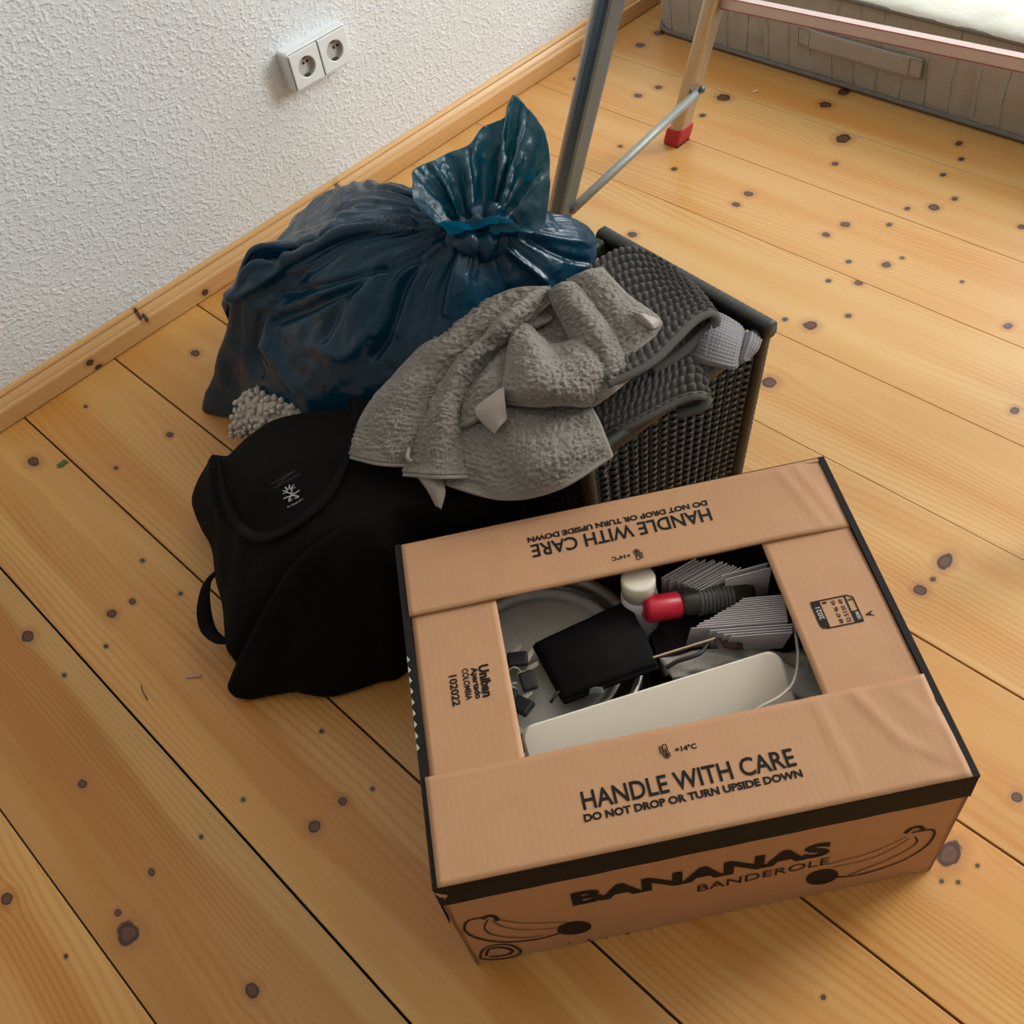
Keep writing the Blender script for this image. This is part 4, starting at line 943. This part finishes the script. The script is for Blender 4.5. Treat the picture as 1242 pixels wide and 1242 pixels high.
def terry_ribs(U, V, lu, lv, G):
    band = np.clip((U / lu - .6) / .1, 0, 1)
    return terry(U, V, lu, lv, G) + .0022 * band * np.abs(np.sin(math.pi * (V + .004 * vnoise(U * 90, V * 60)) / .0042))
TW = dict(
 A=[[(596, 362, .358), (630, 350, .368), (668, 348, .365)], [(533, 402, .328), (556, 404, .352), (602, 400, .345)], [(468, 468, .300), (498, 474, .322), (542, 470, .312)], [(438, 512, .293), (475, 518, .308), (516, 522, .298)], [(426, 553, .280), (460, 561, .292), (496, 563, .284)]],
 C=[[(640, 362, .352), (658, 350, .372), (682, 352, .356)], [(588, 412, .338), (612, 390, .375), (634, 397, .345)], [(543, 457, .318), (562, 440, .352), (587, 452, .322)], [(520, 502, .300), (540, 488, .332), (558, 502, .302)], [(506, 537, .290), (536, 528, .315), (562, 540, .290)], [(490, 574, .280), (530, 577, .298), (567, 577, .282)]],
 D=[[(560, 455, .305), (625, 470, .318), (670, 480, .320), (712, 488, .312)], [(550, 505, .300), (615, 515, .316), (662, 516, .314), (724, 510, .312)], [(545, 550, .288), (608, 560, .300), (662, 558, .316), (733, 532, .306)], [(533, 584, .276), (608, 604, .272), (676, 592, .288), (741, 553, .292)]],
 F=[[(636, 372, .335), (652, 372, .335), (672, 388, .335)], [(596, 420, .322), (612, 415, .338), (630, 410, .340)], [(563, 478, .308), (588, 466, .334), (616, 462, .338)], [(554, 522, .300), (576, 512, .318), (604, 492, .325)]],
 E=[[(622, 398, .352), (640, 396, .356), (668, 419, .346), (712, 411, .354), (748, 421, .350)], [(617, 425, .352), (648, 436, .370), (680, 446, .364), (716, 442, .362), (747, 441, .345)], [(612, 463, .345), (650, 468, .366), (685, 472, .362), (712, 470, .350), (735, 466, .334)], [(606, 490, .325), (650, 492, .338), (685, 491, .336), (708, 493, .326), (722, 489, .320)]],
 H=[[(640, 352, .352), (665, 350, .352), (692, 352, .352)], [(628, 385, .330), (660, 392, .328), (698, 398, .334)], [(622, 430, .322), (660, 440, .322), (708, 440, .328)]],
 G1=[[(664, 354, .366), (682, 344, .382), (704, 345, .372)], [(684, 395, .352), (710, 384, .376), (732, 384, .364)], [(704, 438, .340), (734, 426, .364), (755, 424, .352)], [(720, 492, .322), (745, 474, .338), (768, 455, .336)]],
 G2=[[(688, 340, .372), (710, 330, .384), (730, 326, .378)], [(712, 376, .362), (738, 360, .378), (760, 358, .368)], [(736, 412, .354), (766, 396, .364), (799, 388, .358)], [(748, 440, .346), (772, 424, .352), (794, 406, .352)]])
for k in ('H', 'G2', 'G1', 'A', 'D', 'F', 'C', 'E'):
    g = to_world(TW[k]); o, G = sheet('fold', g, TERRY, towel, .006, .0016, terry_ribs if k in 'AC' else terry)
    if k in 'AC': MB().tube(G[-1] + np.array([0, -.001, 0]), .0048, 8, flat=.55).build('hem', HEM, o, smooth=True)
    if k == 'D': MB().tube(np.concatenate([G[-1], G[::-1, -1][2:]]), .0032, 8).build('hem', HEM, o, smooth=True)
    if k == 'E': MB().tube(np.concatenate([G[0], G[2:, -1]]), .0034, 8).build('hem', HEM, o, smooth=True)
    if k == 'G2': MB().tube(np.concatenate([G[:, -1], G[-1, ::-1][2:]]), .0026, 8).build('hem', HEM, o, smooth=True)
    if k == 'G1': MB().tube(np.concatenate([G[:, -1], G[-1, ::-1][2:]]), .0022, 8).build('hem', HEM, o, smooth=True)
for rows in ([[(506, 578, .284), (520, 577, .290), (534, 576, .286)], [(518, 594, .276), (528, 592, .284), (540, 596, .276)], [(529, 614, .262), (532, 615, .264), (535, 618, .261)]],
             [[(600, 476, .346), (606, 472, .350), (611, 470, .352)], [(576, 499, .330), (594, 494, .342), (613, 492, .346)], [(600, 527, .322), (606, 518, .332), (615, 508, .334)]],
             [[(765, 377, .376), (776, 380, .380), (784, 382, .374)], [(776, 392, .368), (788, 391, .374), (798, 388, .364)], [(782, 398, .362), (792, 399, .366), (799, 396, .358)]]):
    sheet('satin_label', to_world(rows), SATIN, towel, .0016, .002)
MB().tube(crom(np.array([P(496, 545, .302), P(494, 555, .303), P(499, 560, .302)]), 12, 0), .003, 6).build('hanging_loop', HEM, towel, smooth=True)
MB().tube(crom(np.array([P(741, 556, .28), P(739, 566, .272), P(733, 574, .266), P(736, 579, .262)]), 20, 0), .0006, 5).build('loose_thread', HEM, towel, smooth=True)

# ------------------------------------------------------------------ things in the carton
STEEL = simple('brushed_steel', (.60, .58, .54), .34, .75, var=.10, vscale=35)
STEELD = simple('scuffed_pan_base', (.74, .72, .67), .5, .15, bump=(60, .2, .001), var=.16, vscale=50)
POUCH = simple('black_neoprene', (.006, .0055, .005), .85, bump=(600, .2, .0006), spec=.15)
OFFWHITE = simple('off_white_plastic', (.86, .77, .65), .38, var=.03, vscale=8)
GREYPL = simple('grey_plastic', (.10, .105, .10), .5)
CABLE = simple('white_cable', (.55, .50, .43), .45)
REDCAP = simple('red_cap_plastic', (.58, .012, .035), .35, var=.08)
SMOKE = simple('smoky_brown_plastic', (.040, .030, .024), .25)
CARDW = simple('photo_paper', (.84, .77, .79), .35, var=.05)
CARDB = simple('photo_back_dark', (.035, .022, .028), .25)
GOLD = simple('pale_metal', (.62, .50, .38), .3, .9)
KEYM = simple('nickel_key', (.92, .86, .72), .35, .25, var=.15, vscale=200)
def top_px(px, py, z): return P(px, py, z)
# round pot standing in the carton
potc = bq(.140, .285, .008)
pot = thing('steel_pot', potc, 'round steel pot standing inside the carton under the black pouch', 'pot')
R_ = .128
MB().lathe([(0, 0), (R_ - .012, 0), (R_ - .003, .006), (R_, .02), (R_, .158), (R_ + .004, .161), (R_ + .0042, .164), (R_, .1655), (R_ - .004, .163), (R_ - .0045, .02), (R_ - .015, .006), (0, .005)], potc, (0, 0, 1), 96).build('pot_body', STEEL, pot, smooth=True)
lidc = bq(.146, .290, .146)
lid = thing('pan_lid', lidc, 'flat scuffed metal lid lying in the steel pot beneath the keys', 'lid')
MB().lathe([(0, 0), (.092, 0), (.098, .004), (.1005, .012), (.104, .013), (.104, .015), (.099, .0152), (.0965, .011), (.094, .0085), (.090, .008), (.088, .0095), (.086, .008), (0, .008)], lidc, (0, 0, 1), 80).build('lid_plate', STEELD, lid, smooth=True)
# black pouch
pq = np.array([[P(650, 783, .178), P(706, 757, .186), P(762, 730, .19)], [P(667, 815, .182), P(724, 790, .196), P(780, 768, .194)], [P(686, 850, .184), P(742, 828, .192), P(798, 808, .19)]])
pouch = thing('black_pouch', pq[1, 1] - np.array([0, 0, .02]), 'flat black fabric pouch lying across the steel pot', 'pouch')
def pillow(U, V, lu, lv, G): return .007 * (np.clip(4 * U / lu * (1 - U / lu), 0, 1) * np.clip(4 * V / lv * (1 - V / lv), 0, 1)) ** .4 + .001 * vnoise(U * 60, V * 60)
sheet('pouch_body', pq, POUCH, pouch, .010, .003, pillow)
e = np.concatenate([crom(pq[:, 0], 20, 0), crom(pq[2], 20, 0)[1:]]); MB().tube(e, .0045, 8, flat=.8).build('seam', POUCH, pouch, smooth=True)
sheet('pull_tab', np.array([[P(715, 836, .196), P(722, 833, .197), P(731, 834, .195)], [P(714, 843, .192), P(722, 841, .193), P(732, 842, .192)]]), GREYPL, pouch, .002, .002)
# white panel device
sA, sB = P(629, 884, .226), P(944, 786, .226); su = (sB - sA) / np.linalg.norm(sB - sA); sl = np.linalg.norm(sB - sA)
sd = -BV * .105 + np.array([0, 0, -.062]); sdl = np.linalg.norm(sd); sd /= sdl; sd = sd - su * (sd @ su); sd /= np.linalg.norm(sd); sn = np.cross(su, sd); sn = sn if sn[2] > 0 else -sn
panel = thing('white_device', sA + su * sl / 2 + sd * sdl, 'off-white rectangular plastic device leaning inside the front of the carton', 'device')
def rounded_panel(off, inset, th):
    r = .016; pts = []
    for cx, cy, a0 in ((sl - r, r, -90), (sl - r, sdl - r, 0), (r, sdl - r, 90), (r, r, 180)):
        for k in range(9): a = math.radians(a0 + k * 11.25); pts.append((cx + (r - inset) * math.cos(a), cy + (r - inset) * math.sin(a)))
    n = len(pts); lay = [(0, inset * 0), (th, 0)]
    V = []
    for h, ins in ((off, .003), (off + .002, 0), (off + th - .002, 0), (off + th, .003)):
        c = np.mean(pts, 0)
        for q in pts:
            d = np.array(q) - c; L = np.linalg.norm(d); w = np.array(q) - d / L * ins; V.append(sA + su * w[0] + sd * w[1] + sn * h)
    f = [(i * n + k, i * n + (k + 1) % n, (i + 1) * n + (k + 1) % n, (i + 1) * n + k) for i in range(3) for k in range(n)] + [tuple(range(n - 1, -1, -1)), tuple(range(3 * n, 4 * n))]
    return V, f
V, f = rounded_panel(-.012, 0, .012); mk('shell', V, f, OFFWHITE, panel, smooth=False)
V, f = rounded_panel(-.024, .003, .0115); mk('back_shell', V, f, GREYPL, panel, smooth=False)
cb = crom(np.array([P(962, 752, .20), P(966, 775, .215), P(968, 800, .222), P(962, 828, .227), P(945, 845, .231), P(925, 856, .233), P(905, 868, .230)]), 60, 0)
cable = thing('white_cable', cb[-1], 'thin white cable looping beside the off-white device in the carton', 'cable'); MB().tube(cb, .0018, 8).build('cord', CABLE, cable, smooth=True)
# white bottle with round cap
bc = P(774, 702, .236); bott = thing('white_bottle', bc - np.array([0, 0, .10]), 'small white bottle with round cap at the rear edge of the carton hole', 'bottle')
MB().lathe([(0, 0), (.020, 0), (.022, .003), (.022, .075), (.016, .082), (0, .083)], bc - np.array([0, 0, .105]), (0, 0, 1), 40).build('bottle_body', WHITE_PLASTIC, bott, smooth=True)
MB().lathe([(0, 0), (.0205, 0), (.0205, .026), (.0185, .028), (.016, .0282), (0, .0278)], bc - np.array([0, 0, .026]), (0, 0, 1), 40).build('cap', OFFWHITE, bott, smooth=True)
# red-capped ribbed tube
ra, rb = P(783, 740, .206), P(885, 722, .186); ad = (rb - ra) / np.linalg.norm(rb - ra); rt = thing('ribbed_tube', ra - np.array([0, 0, .016]), 'dark ribbed tube with a bright red cap lying in the carton', 'tube')
MB().lathe([(0, -.002), (.012, -.002), (.0155, .001), (.016, .004), (.0165, .040), (.0145, .042), (0, .042)], ra, ad, 36, ref=(0, 0, 1)).build('cap', REDCAP, rt, smooth=True)
MB().lathe([(0, .041), (.0135, .041), (.0155, .05), (.0165, .06), (.0165, .125), (.012, .135), (0, .136)], ra, ad, 30, ref=(0, 0, 1)).build('tube_body', SMOKE, rt, smooth=True)
for k in range(9): MB().lathe([(.0165, .064 + k * .005), (.0178, .0652 + k * .005), (.0178, .0666 + k * .005), (.0165, .068 + k * .005)], ra, ad, 24, ref=(0, 0, 1)).build('rib', GREYPL, rt, smooth=True)
# photo cards, standing on edge in two fans
def card(p0, p1, down, w, label, grp, i):
    p0, p1 = np.asarray(p0), np.asarray(p1); e = p1 - p0; dn = np.asarray(down, float); dn = dn / np.linalg.norm(dn); nn = np.cross(e, dn); nn /= np.linalg.norm(nn)
    o = MB().box(p0, e, dn * w, nn * .0007).build('photo_card', CARDW if i % 4 else CARDW, None, origin=p0); props(o, label, 'card', grp); return o
lab1 = 'white-edged photo card standing in the rear bundle behind the red-capped tube'
e1 = P(848, 680, .226) - P(806, 704, .214); st1 = (P(884, 692, .222) - P(838, 676, .226)) / 12
for i in range(13):
    p0 = P(803, 700, .214) + st1 * i + e1 * RNG.uniform(-.06, .06) + np.array([0, 0, RNG.uniform(-.003, .002)]); card(p0, p0 + e1 * (1 + .18 * i / 12), (.10, .12, -1), .07, lab1, 'photo cards in the rear bundle', i)
for i, (a, b_) in enumerate((((876, 698), (931, 683)), ((880, 703), (936, 688)))):
    card(P(*a, .222), P(*b_, .228), (.1, .1, -1), .07, ('upper' if i == 0 else 'lower') + ' of two single photo cards sticking out beside the rear bundle', 'single photo cards', i)
lab2 = 'white photo card in the fanned bundle in front of the ribbed tube'
e2 = P(955, 738, .218) - P(880, 744, .208); e2 /= np.linalg.norm(e2); st2 = (P(956, 753, .220) - P(951, 722, .216)) / 12
for i in range(13):
    p1 = P(951, 722, .216) + st2 * i; L_ = .046 + .062 * (i / 12) + RNG.uniform(-.002, .002); card(p1 - e2 * L_, p1, (.05, .2, -1), .06, lab2, 'photo cards in the front fan', i)
lab3 = 'thin photo card at the lowest edge of the front fan'
for i in range(4): card(P(957, 757.5 + i * 3.2, .220) - e2 * (.088 - .008 * i), P(957, 757.5 + i * 3.2, .220) + e2 * .004, (.05, .25, -1), .05, lab3, 'lowest photo cards', i)
# dark box that holds the cards
db = thing('dark_photo_box', bq(.37, .30, .007), 'dark glossy box under the photo cards in the carton', 'box')
MB().box(bq(.285, .235, .0085), BU * .24, BV * .185, BZ * .14, .003).build('box_body', CARDB, db)
# glasses: pale metal bar and dark temple
gl = thing('eyeglasses', P(830, 790, .19), 'folded metal-framed eyeglasses behind the off-white device', 'glasses')
MB().tube(crom(np.array([P(785, 800, .196), P(830, 786, .198), P(862, 776, .20), P(868, 774, .198), P(866, 780, .19)]), 40, 0), .0019, 8).build('frame_bar', GOLD, gl, smooth=True)
MB().tube(crom(np.array([P(808, 810, .20), P(822, 802, .204), P(838, 797, .206), P(850, 792, .204), P(858, 782, .20)]), 40, 0), [*np.linspace(.0028, .0022, 40)], 8).build('temple', BLACK, gl, smooth=True)
# crumpled grey plastic film filling the front corner
FILM = simple('grey_plastic_film', (.60, .57, .52), .35, bump=(90, .5, .004), var=.25, vscale=60)
film = thing('grey_film', P(975, 830, .12), 'crumpled grey plastic film in the right front corner of the carton', 'plastic film')
fg = to_world([[(800, 800, .172), (860, 788, .168), (930, 790, .158), (985, 785, .155)], [(810, 815, .168), (880, 802, .166), (950, 806, .168), (995, 804, .165)], [(820, 830, .160), (890, 815, .160), (960, 830, .178), (1008, 830, .174)], [(830, 850, .150), (900, 840, .150), (970, 858, .170), (1020, 860, .168)]])
sheet('film_sheet', fg, FILM, film, .003, .004, lambda U, V, lu, lv, G: .006 * (1 - np.abs(vnoise(U * 40, V * 40)) * 2))
bcard = thing('brown_card', P(880, 780, .17), 'small dark brown folded card beside the eyeglasses', 'card')
sheet('card_leaf', to_world([[(862, 762, .19), (880, 758, .19), (905, 770, .188)], [(870, 772, .19), (888, 776, .195), (900, 782, .19)], [(878, 786, .188), (890, 788, .19), (902, 788, .186)]]), simple('brown_card_stock', (.09, .035, .025), .5), bcard, .0015, .004)
# keys
kr = P(630, 822, .178); keys = thing('key_bunch', kr - np.array([0, 0, .01]), 'bunch of keys with black heads lying on the pan lid in the carton', 'keys')
ring = np.array([P(624, 822, .172) + np.array([.011 * math.cos(a), .011 * math.sin(a), .006 * math.sin(a * 2)]) for a in np.linspace(0, 2 * math.pi, 30)]); MB().tube(ring, .0011, 6).build('key_ring', KEYM, keys, smooth=True)
for (hx, hy, bx_, by_) in ((614, 801, 632, 782), (636, 805, 649, 784), (640, 812, 653, 803), (628, 818, 640, 814), (633, 848, 645, 838), (626, 838, 612, 828)):
    h0, b0_ = P(hx, hy, .172), P(bx_, by_, .176); d = b0_ - h0; L = np.linalg.norm(d); d /= L; sdv = np.cross([0, 0, 1], d)
    mb = MB(); pts = []; n = 10
    for i in range(n + 1): w = .0036 - (.0014 if i % 2 and i > 3 else 0) - (.002 if i == n else 0); pts.append(h0 + d * (L * i / n) + sdv * w); 
    pts2 = [h0 + d * (L * i / n) - sdv * (.0034 if i < n else .0015) for i in range(n, -1, -1)]; q = np.array(pts + pts2); m_ = len(q)
    kb = mb.add(np.concatenate([q, q - np.array([0, 0, .0018])]), [tuple(range(m_)), tuple(range(2 * m_ - 1, m_ - 1, -1))] + [(i, i + m_, (i + 1) % m_ + m_, (i + 1) % m_) for i in range(m_)]).build('key_blade', KEYM, keys)
for hx, hy, r in ((628, 802, .0125), (641, 828, .0125), (633, 858, .014), (621, 845, .009)):
    a_ = RNG.random() * 3.1; e1 = np.array([math.cos(a_), math.sin(a_), .25 * RNG.normal()]); e2 = np.cross([0, 0, 1], e1); e3 = np.cross(e1, e2) / np.linalg.norm(e1)
    MB().box(P(hx, hy, .174) - e1 * r - e2 * r * .75, e1 * 2 * r, e2 * 1.5 * r, e3 * .008, .003).build('key_head', BLACK, keys)
st = MB(); st.tube([P(668, 852, .19), P(676, 840, .188), P(684, 838, .186)], .002, 6); props(st.build('black_strap', BLACK, None, True), 'short black strap end sticking out under the black pouch', 'strap')

# ------------------------------------------------------------------ litter on the floor
LEAF = simple('green_leaf', (.06, .14, .02), .5, var=.3, vscale=200)
c = P(76, 563, 0); mb = MB()
lv = [(-.0075, -.002), (-.003, -.0045), (.003, -.003), (.007, -.004), (.0085, .001), (.005, .0045), (.001, .003), (-.003, .005), (-.007, .003)]
q = [c + np.array([a * 1.25, b_ * 1.6, .002 + .0012 * math.sin(a * 600)]) for a, b_ in lv]; n = len(q); mb.add(q + [x - np.array([0, 0, .0012]) for x in q], [tuple(range(n)), tuple(range(2 * n - 1, n - 1, -1))] + [(i, i + n, (i + 1) % n + n, (i + 1) % n) for i in range(n)])
props(mb.build('leaf_scrap', LEAF, None, origin=c), 'small green leaf scrap on the pale floorboard near the wall', 'leaf')
TWIG = simple('dark_fibre', (.05, .03, .015), .8)
props(MB().tube(crom(np.array([P(171, 831, .0015), P(173, 838, .0025), P(179, 849, .0015)]), 16, 0), .0007, 5).build('dark_fibre', TWIG, None, True, origin=P(175, 840, 0)), 'short curved dark fibre lying on the floorboards left of the shirt', 'fibre')
PINK = simple('pink_paper', (.48, .30, .24), .6)
a, b_ = P(225, 823, .001), P(244, 821, .001); dd = b_ - a; sd_ = np.cross([0, 0, 1], dd); sd_ /= np.linalg.norm(sd_)
props(MB().box(a, dd, sd_ * .0042, (0, 0, .0012)).build('paper_scrap', PINK, None, origin=a), 'tiny pink paper scrap on the floorboards left of the shirt', 'paper')
CRUMB = simple('pale_chip', (.75, .52, .26), .5)
a = P(914, 114, 0); props(MB().box(a, (.012, -.004, 0), (.003, .006, 0), (0, 0, .004), .0008).build('wood_chip', CRUMB, None, origin=a), 'pale yellow wood chip on the floor near the mattress', 'chip')
